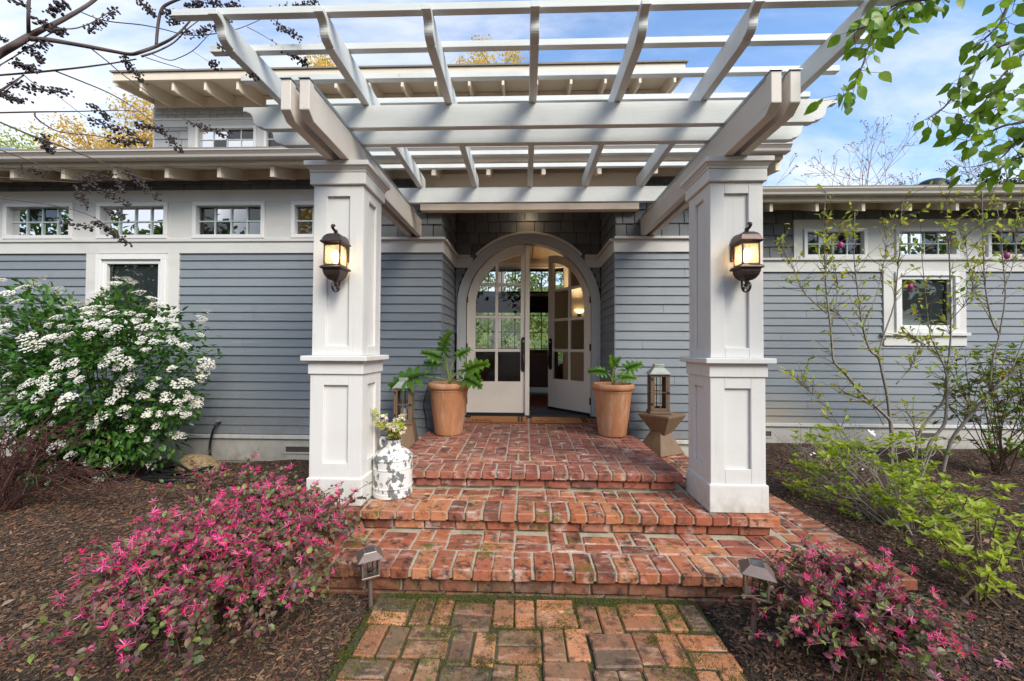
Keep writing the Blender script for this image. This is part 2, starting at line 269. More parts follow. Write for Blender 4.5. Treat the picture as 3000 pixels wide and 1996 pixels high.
# ------------------------------------------------------------------ geometry helpers
class MB:
    def __init__(s): s.v = []; s.f = []
    def add(s, V, F):
        k = len(s.v); s.v.extend([tuple(p) for p in V]); s.f.extend([tuple(i+k for i in f) for f in F]); return s
    def box(s, x0, x1, y0, y1, z0, z1):
        return s.add([(x0, y0, z0), (x1, y0, z0), (x1, y1, z0), (x0, y1, z0), (x0, y0, z1), (x1, y0, z1), (x1, y1, z1), (x0, y1, z1)],
                     [(0, 3, 2, 1), (4, 5, 6, 7), (0, 1, 5, 4), (1, 2, 6, 5), (2, 3, 7, 6), (3, 0, 4, 7)])
    def prism(s, poly, axis, a, b):
        n = len(poly)
        def P(p, t): return (t, p[0], p[1]) if axis == 'x' else (p[0], t, p[1]) if axis == 'y' else (p[0], p[1], t)
        V = [P(p, a) for p in poly]+[P(p, b) for p in poly]
        F = [tuple(range(n)), tuple(range(2*n-1, n-1, -1))]+[(i, (i+1) % n, (i+1) % n+n, i+n) for i in range(n)]
        return s.add(V, F)
    def tube(s, pts, rad, n=6):
        pts = [Vector(p) for p in pts]; m = len(pts)
        if not hasattr(rad, '__len__'): rad = [rad]*m
        V = []; up = Vector((0, 0, 1)); ref = None
        for i in range(m):
            d = (pts[min(i+1, m-1)]-pts[max(i-1, 0)])
            if d.length < 1e-9: d = Vector((0, 0, 1))
            d.normalize()
            if ref is None:
                ref = d.cross(up if abs(d.z) < .9 else Vector((1, 0, 0))).normalized()
            else:
                ref = (ref-d*ref.dot(d)); ref = ref.normalized() if ref.length > 1e-6 else d.orthogonal().normalized()
            bi = d.cross(ref)
            for k in range(n):
                a = 2*PI*k/n; V.append(pts[i]+(ref*math.cos(a)+bi*math.sin(a))*rad[i])
        F = [(i*n+k, i*n+(k+1) % n, (i+1)*n+(k+1) % n, (i+1)*n+k) for i in range(m-1) for k in range(n)]
        F += [tuple(range(n-1, -1, -1)), tuple((m-1)*n+k for k in range(n))]
        return s.add(V, F)
    def lathe(s, prof, n=24, c=(0, 0), rot=0, fx=1, fy=1, closed=True):
        V = []
        for r, z in prof:
            for k in range(n):
                a = 2*PI*k/n+rot; V.append((c[0]+r*math.cos(a)*fx, c[1]+r*math.sin(a)*fy, z))
        m = len(prof); F = [(i*n+k, i*n+(k+1) % n, (i+1)*n+(k+1) % n, (i+1)*n+k) for i in range(m-1) for k in range(n)]
        if closed: F += [tuple(range(n-1, -1, -1)), tuple((m-1)*n+k for k in range(n))]
        return s.add(V, F)
    def sq(s, prof, c=(0, 0), rot=0):            # square section turned about z: (half side, z)
        return s.lathe([(h*math.sqrt(2), z) for h, z in prof], 4, c, rot+PI/4)
    def ball(s, c, r, n=8, sx=1, sy=1, sz=1):
        P = [(r*math.sin(PI*i/n), -r*math.cos(PI*i/n)) for i in range(1, n)]
        k = len(s.v); s.lathe(P, n+2, (0, 0), 0)
        for i in range(k, len(s.v)):
            v = s.v[i]; s.v[i] = (c[0]+v[0]*sx, c[1]+v[1]*sy, c[2]+v[2]*sz)
        return s
def mesh_of(name, V, F, mat_, smooth=False, recalc=False):
    me = bpy.data.meshes.new(name); me.from_pydata(V, [], F)
    if recalc:
        bm = bmesh.new(); bm.from_mesh(me); bmesh.ops.recalc_face_normals(bm, faces=bm.faces); bm.to_mesh(me); bm.free()
    if smooth: me.polygons.foreach_set('use_smooth', [True]*len(me.polygons))
    me.materials.append(MATS[mat_] if isinstance(mat_, str) else mat_); me.update(); return me
def link(name, me, parent=None, mw=None):
    o = bpy.data.objects.new(name, me); COL.objects.link(o)
    if parent: o.parent = parent
    if mw is not None: o.matrix_local = mw
    return o
def obj(name, mb, mat_, parent=None, bevel=0, smooth=False, auto=None):
    """one mesh object; vertices are in world space, or in the parent's space when the parent is moved"""
    me = mesh_of(name, mb.v, mb.f, mat_, smooth, True); o = link(name, me, parent)
    if bevel:
        m = o.modifiers.new('edge', 'BEVEL'); m.width = bevel; m.segments = 1; m.limit_method = 'ANGLE'; m.angle_limit = math.radians(40)
    if smooth and auto: 
        me.polygons.foreach_set('use_smooth', [True]*len(me.polygons)); me.set_sharp_from_angle(angle=math.radians(auto))
    return o
def tag(o, label, cat, group=None, kind=None):
    o['label'] = label; o['category'] = cat
    if group: o['group'] = group
    if kind: o['kind'] = kind
    return o
def empty(name, label, cat, loc=(0, 0, 0), rz=0, group=None):
    o = bpy.data.objects.new(name, None); COL.objects.link(o); o.location = loc; o.rotation_euler = (0, 0, rz); o.empty_display_size = .1
    return tag(o, label, cat, group)
def struct(o): o['kind'] = 'structure'; return o
def stuff(o): o['kind'] = 'stuff'; return o
def copy_tree(o, parent=None):
    c = o.copy(); COL.objects.link(c)
    if parent: c.parent = parent
    for ch in list(o.children): copy_tree(ch, c)
    return c
# leaves -----------------------------------------------------------------
T_LEAF = (np.array([(0, 0, 0), (.28, -.40, .07), (.30, 0, 0), (.28, .40, .07), (.66, -.36, .02), (.68, 0, -.05), (.66, .36, .02), (1, 0, -.14)]),
          [(0, 1, 2), (0, 2, 3), (1, 4, 5, 2), (2, 5, 6, 3), (4, 7, 5), (5, 7, 6)])
T_DIAM = (np.array([(0, 0, 0), (.5, -.42, .08), (1, 0, -.05), (.5, .42, .08)]), [(0, 1, 2), (0, 2, 3)])
def scatter(P, D, S, wid=1.0, tmpl=T_LEAF, rs=None, N=None):
    """leaf quads at P along D (arrays n,3), length S, width factor"""
    rs = rs or np.random.RandomState(1); P = np.asarray(P, float); D = np.asarray(D, float); n = len(P)
    D = D/np.maximum(np.linalg.norm(D, axis=1, keepdims=True), 1e-9)
    if N is None: N = np.tile((0, 0, 1.), (n, 1))+rs.normal(0, .45, (n, 3))
    Wd = np.cross(N, D); Wd /= np.maximum(np.linalg.norm(Wd, axis=1, keepdims=True), 1e-6); U = np.cross(D, Wd)
    S = np.broadcast_to(np.asarray(S, float), (n,)); T, F = tmpl; k = len(T)
    V = P[:, None, :]+S[:, None, None]*(T[None, :, 0:1]*D[:, None, :]+wid*T[None, :, 1:2]*Wd[:, None, :]+T[None, :, 2:3]*U[:, None, :])
    V = V.reshape(-1, 3).tolist(); FF = [tuple(i+j*k for i in f) for j in range(n) for f in F]
    return V, FF
def along(poly, t):
    """point and direction at fraction t of a polyline"""
    P = np.array([p[:3] for p in poly], float); d = np.linalg.norm(np.diff(P, axis=0), axis=1); c = np.concatenate([[0], np.cumsum(d)]); s = t*c[-1]
    i = min(max(np.searchsorted(c, s)-1, 0), len(d)-1); f = (s-c[i])/max(d[i], 1e-9)
    return P[i]+(P[i+1]-P[i])*f, (P[i+1]-P[i])/max(d[i], 1e-9)
def smooth_poly(poly, k=3):
    P = np.array(poly, float); n = len(P); out = []
    for i in range(n-1):
        p0 = P[max(i-1, 0)]; p1 = P[i]; p2 = P[i+1]; p3 = P[min(i+2, n-1)]
        for j in range(k):
            t = j/k; out.append(.5*((2*p1)+(-p0+p2)*t+(2*p0-5*p1+4*p2-p3)*t*t+(-p0+3*p1-3*p2+p3)*t**3))
    out.append(P[-1]); return out

# measured branch lines: (x, y, z, radius) in metres
MYRTLE=[[(-2.813,1.95,2.856,0.026),(-2.796,2.0,2.947,0.024),(-2.707,2.0,2.996,0.022),(-2.702,2.05,3.079,0.02),(-2.623,2.05,3.119,0.016),(-2.6,2.1,3.199,0.015),(-2.535,2.15,3.309,0.012),(-2.503,2.2,3.415,0.011),(-2.439,2.2,3.484,0.009)],
[(-2.705,2.05,3.088,0.012),(-2.644,2.0,3.147,0.01),(-2.642,2.0,3.27,0.009)],
[(-2.695,2.05,3.064,0.017),(-2.59,2.05,3.056,0.016),(-2.533,2.1,3.075,0.014),(-2.408,2.1,3.051,0.014),(-2.33,2.15,3.063,0.012),(-2.234,2.15,3.046,0.012),(-2.171,2.15,3.06,0.012),(-2.132,2.2,3.129,0.011),(-2.029,2.2,3.181,0.008),(-1.985,2.25,3.31,0.006),(-1.944,2.3,3.471,0.004)],
[(-2.135,2.2,3.132,0.01),(-2.13,2.2,3.221,0.01),(-2.116,2.2,3.317,0.01),(-2.085,2.2,3.367,0.01),(-1.982,2.2,3.409,0.008)],
[(-2.171,2.15,3.032,0.008),(-2.125,2.2,3.1,0.006),(-2.075,2.25,3.189,0.005),(-1.997,2.25,3.265,0.004),(-1.955,2.3,3.371,0.003),(-1.843,2.3,3.455,0.0025)],
[(-2.996,2.1,2.9,0.007),(-2.774,2.1,2.913,0.007),(-2.68,2.15,2.961,0.007),(-2.488,2.15,2.979,0.006),(-2.383,2.2,3.035,0.005),(-2.253,2.2,3.055,0.005)],
[(-2.68,2.15,2.96,0.005),(-2.576,2.2,2.93,0.005),(-2.411,2.2,2.86,0.0045),(-2.331,2.25,2.816,0.004),(-2.23,2.25,2.744,0.003),(-2.191,2.3,2.7,0.002)],
[(-2.407,2.1,3.042,0.0045),(-2.374,2.15,3.011,0.004),(-2.336,2.2,2.97,0.004),(-2.217,2.2,2.886,0.0035),(-2.133,2.25,2.82,0.003),(-2.017,2.3,2.74,0.002),(-1.768,2.3,2.648,0.0015)],
[(-2.847,2.0,2.63,0.005),(-2.601,2.0,2.632,0.0055),(-2.486,2.1,2.693,0.004),(-2.291,2.15,2.725,0.003),(-2.188,2.2,2.746,0.002)],
[(-2.595,2.0,2.632,0.005),(-2.588,2.0,2.603,0.005),(-2.596,2.05,2.59,0.0045),(-2.51,2.05,2.551,0.004),(-2.389,2.1,2.558,0.0035),(-2.234,2.1,2.532,0.003),(-2.085,2.1,2.515,0.002)],
[(-2.775,1.95,2.576,0.006),(-2.633,2.0,2.516,0.006),(-2.482,2.0,2.462,0.006),(-2.409,2.05,2.437,0.005),(-2.323,2.1,2.403,0.004),(-2.198,2.1,2.348,0.003),(-2.079,2.15,2.326,0.002)],
[(-2.771,1.95,2.428,0.004),(-2.63,2.0,2.377,0.004),(-2.479,2.0,2.323,0.003),(-2.418,2.05,2.298,0.002)],
[(-2.593,2.2,3.34,0.004),(-2.448,2.2,3.285,0.004),(-2.225,2.2,3.255,0.004),(-2.143,2.25,3.268,0.0035),(-2.054,2.3,3.274,0.0035),(-1.92,2.3,3.271,0.004),(-1.726,2.3,3.303,0.003),(-1.568,2.35,3.425,0.002)],
[(-2.157,2.2,3.082,0.003),(-2.059,2.2,3.045,0.003),(-1.995,2.2,3.059,0.003),(-1.912,2.2,3.102,0.003),(-1.836,2.2,3.177,0.002),(-1.798,2.2,3.214,0.002)],
[(-2.195,2.2,3.063,0.003),(-2.091,2.2,3.029,0.003),(-1.961,2.2,2.989,0.002)],
[(-2.97,2.1,2.331,0.004),(-2.734,2.1,2.317,0.004),(-2.541,2.15,2.319,0.003),(-2.45,2.2,2.353,0.002)],
[(-2.826,2.0,2.181,0.004),(-2.666,2.05,2.172,0.004),(-2.523,2.1,2.154,0.003),(-2.407,2.15,2.109,0.0025),(-2.265,2.2,1.98,0.0015)],
[(-1.673,2.3,3.313,0.003),(-1.621,2.35,3.307,0.0025),(-1.522,2.35,3.246,0.002),(-1.474,2.4,3.235,0.002),(-1.364,2.4,3.149,0.0015)],
[(-1.921,2.2,3.097,0.0015),(-1.827,2.2,3.036,0.0015),(-1.767,2.2,3.003,0.001)],
[(-1.535,2.3,3.37,0.002),(-1.482,2.3,3.33,0.002),(-1.434,2.3,3.282,0.0015),(-1.352,2.3,3.247,0.001)],
[(-2.794,2.0,2.886,0.004),(-2.773,2.05,2.975,0.004),(-2.67,2.05,3.039,0.004),(-2.611,2.1,3.15,0.004),(-2.498,2.1,3.16,0.004),(-2.456,2.15,3.238,0.003),(-2.371,2.2,3.367,0.002)],
[(-2.789,2.0,2.722,0.004),(-2.731,2.0,2.768,0.004),(-2.739,2.05,2.861,0.003),(-2.757,2.1,2.957,0.002)],
[(-2.793,2.1,2.902,0.003),(-2.741,2.1,2.859,0.003),(-2.658,2.1,2.815,0.003),(-2.526,2.1,2.794,0.0015)],
[(-2.627,2.1,2.808,0.002),(-2.598,2.15,2.771,0.002),(-2.538,2.2,2.719,0.002),(-2.407,2.2,2.698,0.0015),(-2.256,2.2,2.62,0.001)]]
PODS=[[(-2.191,2.3,2.7,40),(-2.053,2.3,2.553,40)],
[(-2.295,2.1,2.53,55),(-2.079,2.1,2.515,0)],
[(-2.538,2.2,2.706,55),(-2.256,2.2,2.62,0)],
[(-2.47,2.15,2.763,40),(-2.408,2.2,2.711,0)],
[(-2.302,2.25,2.706,45),(-2.143,2.25,2.671,0)],
[(-2.01,2.3,2.737,40),(-1.768,2.3,2.648,0)],
[(-2.607,2.05,2.525,30),(-2.58,2.05,2.448,0)],
[(-2.784,2.05,2.934,60),(-2.653,2.05,2.889,0)],
[(-2.742,2.05,2.993,45),(-2.59,2.05,3.038,0)],
[(-2.65,2.05,2.979,25),(-2.63,2.05,2.925,0)],
[(-2.802,2.0,2.74,50),(-2.656,2.0,2.685,0)],
[(-2.867,2.1,2.849,70),(-2.526,2.1,2.794,0)],
[(-2.345,2.2,3.072,50),(-2.205,2.2,2.923,0)],
[(-1.947,1.5,2.687,38),(-1.828,1.5,2.632,0)],
[(-1.903,1.5,2.726,30),(-1.832,1.5,2.759,0)],
[(-2.493,2.15,3.182,50),(-2.371,2.2,3.354,0)],
[(-2.228,2.2,3.389,35),(-2.162,2.2,3.318,0)],
[(-2.11,2.2,3.329,55),(-1.955,2.2,3.313,0)],
[(-2.057,2.2,3.264,25),(-1.999,2.2,3.282,0)],
[(-1.971,2.2,3.186,30),(-1.818,2.2,3.221,0)],
[(-1.814,2.2,3.024,20),(-1.769,2.2,3.008,0)],
[(-1.88,2.3,3.303,90),(-1.729,2.3,3.446,0)],
[(-2.0,2.25,3.402,40),(-1.895,2.25,3.426,0)],
[(-1.851,2.3,3.203,35),(-1.723,2.3,3.148,0)],
[(-1.791,2.3,3.175,70),(-1.626,2.35,3.026,0)],
[(-1.598,2.3,3.376,90),(-1.251,2.3,3.463,0)],
[(-1.501,2.3,3.321,40),(-1.352,2.3,3.247,0)],
[(-1.527,2.35,3.232,16),(-1.453,2.35,3.206,0)],
[(-1.474,2.4,3.23,45),(-1.364,2.4,3.149,0)],
[(-1.857,2.3,3.348,60),(-1.79,2.3,3.361,0)],
[(-1.912,2.3,3.464,40),(-1.733,2.3,3.446,0)],
[(-2.763,2.1,2.374,22),(-2.654,2.1,2.347,0)],
[(-2.542,2.15,2.35,30),(-2.313,2.15,2.348,0)],
[(-2.467,2.15,2.314,45),(-2.288,2.2,2.206,0)],
[(-2.312,2.2,2.415,55),(-2.094,2.2,2.232,0)],
[(-2.481,2.1,2.267,30),(-2.398,2.1,2.154,0)],
[(-2.435,2.15,2.1,55),(-2.265,2.2,1.98,0)],
[(-2.345,2.15,2.162,20),(-2.244,2.15,2.108,0)],
[(-2.548,2.1,2.081,25),(-2.377,2.1,2.041,0)],
[(-2.299,2.15,2.33,16),(-2.265,2.15,2.259,0)],
[(-2.631,2.05,2.521,30),(-2.559,2.05,2.452,0)],
[(-2.799,2.0,3.052,10),(-2.763,2.0,3.001,0)],
[(-2.735,2.0,3.237,20),(-2.651,2.0,3.197,0)]]
MAGNOLIA=[[(3.997,4.5,-0.034,0.026),(4.004,4.5,0.316,0.024),(4.004,4.5,0.579,0.022),(3.919,4.48,0.687,0.02),(3.674,4.45,0.898,0.019),(3.467,4.4,1.11,0.017),(3.367,4.4,1.213,0.016),(3.317,4.4,1.299,0.014),(3.294,4.4,1.629,0.012),(3.255,4.4,1.977,0.01),(3.226,4.38,2.322,0.008),(3.191,4.35,2.749,0.006),(3.19,4.3,3.077,0.004)],
[(4.018,4.5,0.316,0.02),(3.972,4.5,0.842,0.018),(3.924,4.5,1.106,0.017),(3.875,4.5,1.317,0.015),(3.79,4.5,1.388,0.013),(3.706,4.5,1.671,0.01),(3.659,4.5,2.079,0.008),(3.587,4.45,2.425,0.006),(3.56,4.4,2.885,0.004)],
[(3.866,4.5,1.317,0.012),(3.99,4.55,1.585,0.01),(4.098,4.55,1.908,0.008),(4.137,4.55,2.267,0.007),(4.13,4.5,2.613,0.005),(4.152,4.5,3.005,0.004),(4.238,4.5,3.059,0.003)],
[(4.299,4.55,-0.028,0.02),(4.321,4.55,0.361,0.018),(4.375,4.55,0.521,0.017),(4.547,4.6,0.691,0.016),(4.671,4.6,0.854,0.014),(4.701,4.6,1.14,0.013),(4.75,4.6,1.554,0.011),(4.751,4.6,2.276,0.008),(4.681,4.55,2.804,0.006),(4.625,4.5,3.074,0.003)],
[(4.304,4.5,0.041,0.02),(4.41,4.5,0.377,0.02),(4.531,4.5,0.533,0.02),(4.583,4.5,0.673,0.018),(4.598,4.5,1.111,0.012),(4.508,4.5,1.374,0.008),(4.426,4.5,1.585,0.006),(4.332,4.45,2.072,0.005),(4.24,4.4,2.585,0.003)],
[(4.423,4.4,0.023,0.022),(4.527,4.4,0.417,0.021),(4.643,4.35,0.666,0.02),(4.819,4.3,0.943,0.019),(5.015,4.3,1.129,0.017),(5.21,4.3,1.28,0.015),(5.421,4.3,1.465,0.012)],
[(4.819,4.3,0.943,0.012),(4.857,4.3,1.294,0.011),(4.925,4.3,1.546,0.01),(4.863,4.3,1.68,0.009),(4.796,4.3,2.05,0.008),(4.779,4.3,2.556,0.006),(4.779,4.3,3.065,0.004)],
[(4.925,4.3,1.546,0.009),(4.996,4.3,1.966,0.008),(4.971,4.3,2.386,0.006),(4.952,4.3,2.724,0.004),(4.884,4.3,3.064,0.003)],
[(3.253,4.4,1.785,0.008),(2.983,4.35,2.005,0.007),(2.9,4.35,2.195,0.005),(2.768,4.3,2.392,0.004),(2.702,4.3,2.581,0.002)],
[(4.74,4.6,0.89,0.009),(4.876,4.5,1.026,0.008),(5.08,4.5,1.097,0.006),(5.384,4.5,1.204,0.004)],
[(4.022,4.5,0.685,0.007),(4.159,4.5,0.73,0.007),(4.242,4.5,0.582,0.007),(4.322,4.55,0.378,0.008)],
[(3.918,4.5,0.578,0.007),(3.808,4.45,0.726,0.006),(3.633,4.4,0.852,0.005),(3.364,4.4,0.936,0.003)],
[(3.667,4.45,0.151,0.006),(3.494,4.4,0.39,0.006),(3.208,4.35,0.787,0.005),(3.039,4.3,0.911,0.004),(2.941,4.3,1.028,0.003),(2.908,4.3,1.113,0.002)],
[(3.724,4.5,1.671,0.006),(3.829,4.5,1.902,0.005),(3.937,4.5,2.293,0.004),(3.994,4.5,2.792,0.002)],
[(3.303,4.4,1.629,0.006),(3.413,4.45,2.072,0.005),(3.364,4.45,2.425,0.004),(3.414,4.4,2.728,0.002)],
[(4.752,4.6,1.734,0.006),(4.858,4.55,1.909,0.005),(4.927,4.5,2.15,0.003)],
[(4.863,4.3,1.68,0.005),(4.659,4.3,2.117,0.004),(4.587,4.3,2.726,0.002)],
[(3.619,4.5,1.546,0.005),(3.483,4.5,1.759,0.004),(3.171,4.45,1.895,0.002)],
[(4.964,4.3,1.982,0.005),(5.1,4.3,2.386,0.004),(5.124,4.3,2.893,0.002)],
[(5.015,4.3,1.129,0.008),(5.182,4.3,1.547,0.006),(5.32,4.3,2.05,0.004),(5.299,4.3,2.723,0.002)],
[(4.642,4.6,1.284,0.006),(4.435,4.6,1.48,0.005),(4.209,4.6,1.552,0.003)],
[(4.06,4.5,1.019,0.006),(4.233,4.5,1.231,0.005),(4.339,4.5,1.461,0.003)]]
PEAR=[[(2.412,1.9,2.877,0.009),(2.31,1.9,2.845,0.008),(2.183,1.9,2.806,0.007),(2.151,1.95,2.768,0.006),(2.107,2.0,2.663,0.005),(2.045,2.0,2.585,0.004),(1.961,2.0,2.527,0.002)],
[(2.278,1.8,2.446,0.007),(2.242,1.85,2.429,0.006),(2.155,1.85,2.412,0.005),(2.12,1.9,2.396,0.004),(2.012,1.9,2.356,0.002)],
[(2.168,2.0,3.233,0.009),(2.015,2.0,3.173,0.008),(1.862,2.0,3.12,0.006),(1.747,2.0,3.067,0.005),(1.692,2.0,3.004,0.004),(1.592,2.0,2.974,0.002)],
[(1.862,2.0,3.12,0.004),(1.739,2.0,3.019,0.004),(1.691,2.0,2.892,0.003),(1.652,2.0,2.781,0.003),(1.589,2.0,2.671,0.002),(1.512,2.0,2.624,0.001)],
[(2.411,1.9,2.839,0.006),(2.308,1.9,2.774,0.005),(2.195,1.9,2.656,0.004),(2.122,1.9,2.545,0.003),(2.089,1.95,2.507,0.002)],
[(2.306,1.9,2.61,0.005),(2.229,1.9,2.551,0.004),(2.121,1.9,2.508,0.003),(2.015,1.95,2.493,0.002)],
[(2.306,1.85,2.417,0.006),(2.202,1.85,2.332,0.005),(2.131,1.85,2.26,0.003),(2.013,1.85,2.225,0.002)],
[(2.273,1.9,3.105,0.008),(2.221,1.9,2.956,0.006),(2.184,1.9,2.897,0.004),(2.083,1.9,2.808,0.003)],
[(2.091,2.0,3.203,0.006),(1.977,2.0,3.142,0.005),(1.9,2.0,3.08,0.004),(1.83,2.0,3.001,0.002)],
[(2.242,1.8,2.263,0.005),(2.141,1.8,2.236,0.004),(2.059,1.8,2.181,0.002)]]

# ================================================================== ground
XC = 0.045
def ground_h(x, y):
    x = np.asarray(x, float); y = np.asarray(y, float)
    sm = lambda a, b, v: (lambda t: t*t*(3-2*t))(np.clip((v-a)/(b-a), 0, 1))
    h = .025+.02*np.sin(x*2.1+.4)*np.sin(y*1.7)+.012*np.sin(x*5.3)*np.sin(y*4.9+1)
    right = sm(1.5, 2.2, x)*sm(2.0, 2.7, y)*(1-.45*sm(3.0, 5.0, x)); h = h+.115*right
    left = sm(-1.6, -2.2, x)*sm(2.0, 2.8, y)*(1-sm(3.5, 4.4, y)*.6); h = h+.075*left
    path = (sm(-.86, -.80, x)*sm(.99, .93, x))*sm(2.3, 2.2, y); h = h*(1-path)-.03*path
    step = (np.abs(x-XC) < 1.98)*(y > 2.23); h = np.where(step, -.06, h)
    far = sm(9, 14, np.hypot(x, y-2)); return h*(1-far)-.25*far
def build_ground():
    xs = np.concatenate([[-400, -120, -50, -25, -14], np.linspace(-9, 9, 240), [14, 25, 50, 120, 400]])
    ys = np.concatenate([[-400, -120, -50, -25, -12, -6, -3], np.linspace(-1, 6, 130), [9, 14, 25, 60, 150, 500]])
    X, Y = np.meshgrid(xs, ys); Z = ground_h(X, Y); nx = len(xs)
    V = np.stack([X.ravel(), Y.ravel(), Z.ravel()], 1).tolist()
    F = [(j*nx+i, j*nx+i+1, (j+1)*nx+i+1, (j+1)*nx+i) for j in range(len(ys)-1) for i in range(nx-1)]
    struct(link('ground', mesh_of('ground', V, F, 'mulch_ground', True)))
build_ground()

# ================================================================== bricks
def brick_meshes(n, matn, seed):
    r = random.Random(seed); L_ = []
    for k in range(n):
        bm = bmesh.new(); bmesh.ops.create_cube(bm, size=1)
        bmesh.ops.scale(bm, vec=(1, .47, .31), verts=bm.verts)
        bmesh.ops.bevel(bm, geom=list(bm.edges), offset=.030, segments=1, affect='EDGES')
        bmesh.ops.scale(bm, vec=(1, 1/.47, 1/.31), verts=bm.verts)
        cj = {}
        for v in bm.verts:
            key = (v.co.x > 0, v.co.y > 0, v.co.z > 0)
            if key not in cj: cj[key] = (r.uniform(-.02, .012), r.uniform(-.035, .02), r.uniform(-.03, .02))
            a = cj[key]; s = [1 if q else -1 for q in key]
            v.co.x += s[0]*a[0]+r.uniform(-.006, .006); v.co.y += s[1]*a[1]+r.uniform(-.012, .012); v.co.z += s[2]*a[2]+r.uniform(-.015, .015)
        me = bpy.data.meshes.new('brick'); bm.to_mesh(me); bm.free(); me.materials.append(MATS[matn]); L_.append(me)
    return L_
BM = {k: brick_meshes(14, k, i) for i, k in enumerate(('brick_red', 'brick_landing', 'brick_path', 'brick_damp'))}
def lay(parent, kind, cx, cy, cz, lx, ly, lz, r, tilt=.007):
    """a brick with its own size, centred at cx,cy with its top at cz"""
    o = link('brick', r.choice(BM[kind]), parent)
    if ly > lx: rot = PI/2; s = (ly, lx, lz)
    else: rot = 0; s = (lx, ly, lz)
    o.location = (cx+r.uniform(-.003, .003), cy+r.uniform(-.003, .003), cz-lz/2+r.uniform(-.003, .002)); o.scale = s
    o.rotation_euler = (r.uniform(-tilt, tilt), r.uniform(-tilt, tilt), rot+r.uniform(-.018, .018)+(PI if r.random() < .5 else 0)); return o
def row_x(parent, kind, x0, x1, y, z, n, ly, lz, r, gap=.0095, skip=None):
    p = (x1-x0)/n
    for i in range(n):
        c = x0+(i+.5)*p
        if skip and skip(c): continue
        lay(parent, kind, c, y, z, p-gap+r.uniform(-.004, .003), ly, lz, r)
def basket(parent, kind, x0, x1, y0, y1, z, r, u=.212, g=.0105, lz=.06, skip=None):
    nx = max(1, round((x1-x0)/u)); ux = (x1-x0)/nx; ny = max(1, round((y1-y0)/u)); uy = (y1-y0)/ny
    for i in range(nx):
        for j in range(ny):
            cx = x0+(i+.5)*ux; cy = y0+(j+.5)*uy
            if skip and skip(cx, cy): continue
            if (i+j) % 2 == 0:
                for q in (-.25, .25): lay(parent, kind, cx, cy+q*uy, z, ux-g, uy/2-g, lz, r)
            else:
                for q in (-.25, .25): lay(parent, kind, cx+q*ux, cy, z, ux/2-g, uy-g, lz, r)
r = random.Random(11)
# lowest step: a broad platform that wraps the porch on three sides
ZB, ZM, ZL = .185, .316, .452
XL0, XL1 = XC-2.03, XC+2.04
st = empty('brick_step', 'lowest and widest brick step with mossy nose bricks, between the two path lights', 'step', (0, 0, 0), group='brick steps of the porch')
mb = MB(); mb.box(XL0+.04, XL1-.04, 2.242, 4.56, -.08, ZB-.0078); mb.box(XL0+.012, XL1-.012, 2.202, 2.241, ZB-.054, ZB-.009); obj('mortar', mb, 'mortar', st)
row_x(st, 'brick_red', XL0, XL1, 2.19+.104, ZB, 36, .206, .062, r)
row_x(st, 'brick_red', XL0+.02, XL1-.02, 2.19+.263, ZB, 19, .092, .06, r)
for i in range(38):                                                   # course under the next riser
    c = XL0+.02+(i+.5)*(XL1-XL0-.04)/38
    if i % 4 in (0, 1): lay(st, 'brick_red', c, 2.19+.395, ZB, .092, .155, .06, r)
    elif i % 4 == 2: lay(st, 'brick_red', c+.0535, 2.19+.368, ZB, .2, .1, .06, r)
for s, xa in ((-1, XL0), (1, XL1)):                                   # wings along the planting beds
    y = 2.56
    while y < 4.5:
        lay(st, 'brick_red', xa-s*.105, y, ZB, .196, .094, .06, r)
        y += .106
    y = 2.66
    while y < 4.45:
        lay(st, 'brick_red', xa-s*.255, y, ZB, .092, .198, .06, r); y += .212
    y = 2.60
    while y < 4.5:
        lay(st, 'brick_red', xa-s*.36, y, ZB, .096, .198, .06, r); y += .212
row_x(st, 'brick_damp', XL0+.05, XL1-.05, 2.225+.04, ZB-.072, 19, .085, .07, r)
row_x(st, 'brick_damp', XL0+.0, XL1-.1, 2.225+.035, ZB-.148, 18, .085, .07, r)
# middle step carries the columns
XM0, XM1 = XC-1.585, XC+1.6
sm_ = empty('brick_step', 'middle brick step that carries both white porch columns', 'step', (0, 0, 0), group='brick steps of the porch')
mb = MB(); mb.box(XM0+.045, XM1-.045, 2.682, 4.56, ZB-.02, ZM-.0078); mb.box(XM0+.012, XM1-.012, 2.638, 2.681, ZM-.054, ZM-.009); obj('mortar', mb, 'mortar', sm_)
row_x(sm_, 'brick_red', XM0, XM1-.205, 2.625+.104, ZM, 26, .206, .062, r)
lay(sm_, 'brick_red', XM1-.1, 2.625+.05, ZM, .2, .096, .062, r); lay(sm_, 'brick_red', XM1-.1, 2.625+.155, ZM, .2, .094, .062, r)
row_x(sm_, 'brick_red', XM0+.01, XM1-.01, 2.625+.263, ZM, 15, .092, .06, r)
for i in range(30):
    c = XM0+.01+(i+.5)*(XM1-XM0-.02)/30
    if i % 4 in (0, 1): lay(sm_, 'brick_red', c, 2.625+.385, ZM, .092, .12, .06, r)
    elif i % 4 == 2: lay(sm_, 'brick_red', c+.0535, 2.625+.368, ZM, .2, .1, .06, r)
for s, xa in ((-1, XM0), (1, XM1)):
    y = 3.04
    while y < 4.5: lay(sm_, 'brick_red', xa-s*.105, y, ZM, .196, .094, .06, r); y += .106
    y = 3.12
    while y < 4.5: lay(sm_, 'brick_red', xa-s*.265, y, ZM, .092, .198, .06, r); lay(sm_, 'brick_red', xa-s*.365, y, ZM, .092, .198, .06, r); y += .212
row_x(sm_, 'brick_red', XM0+.05, XM1-.04, 2.665+.035, ZM-.07, 15, .085, .058, r)
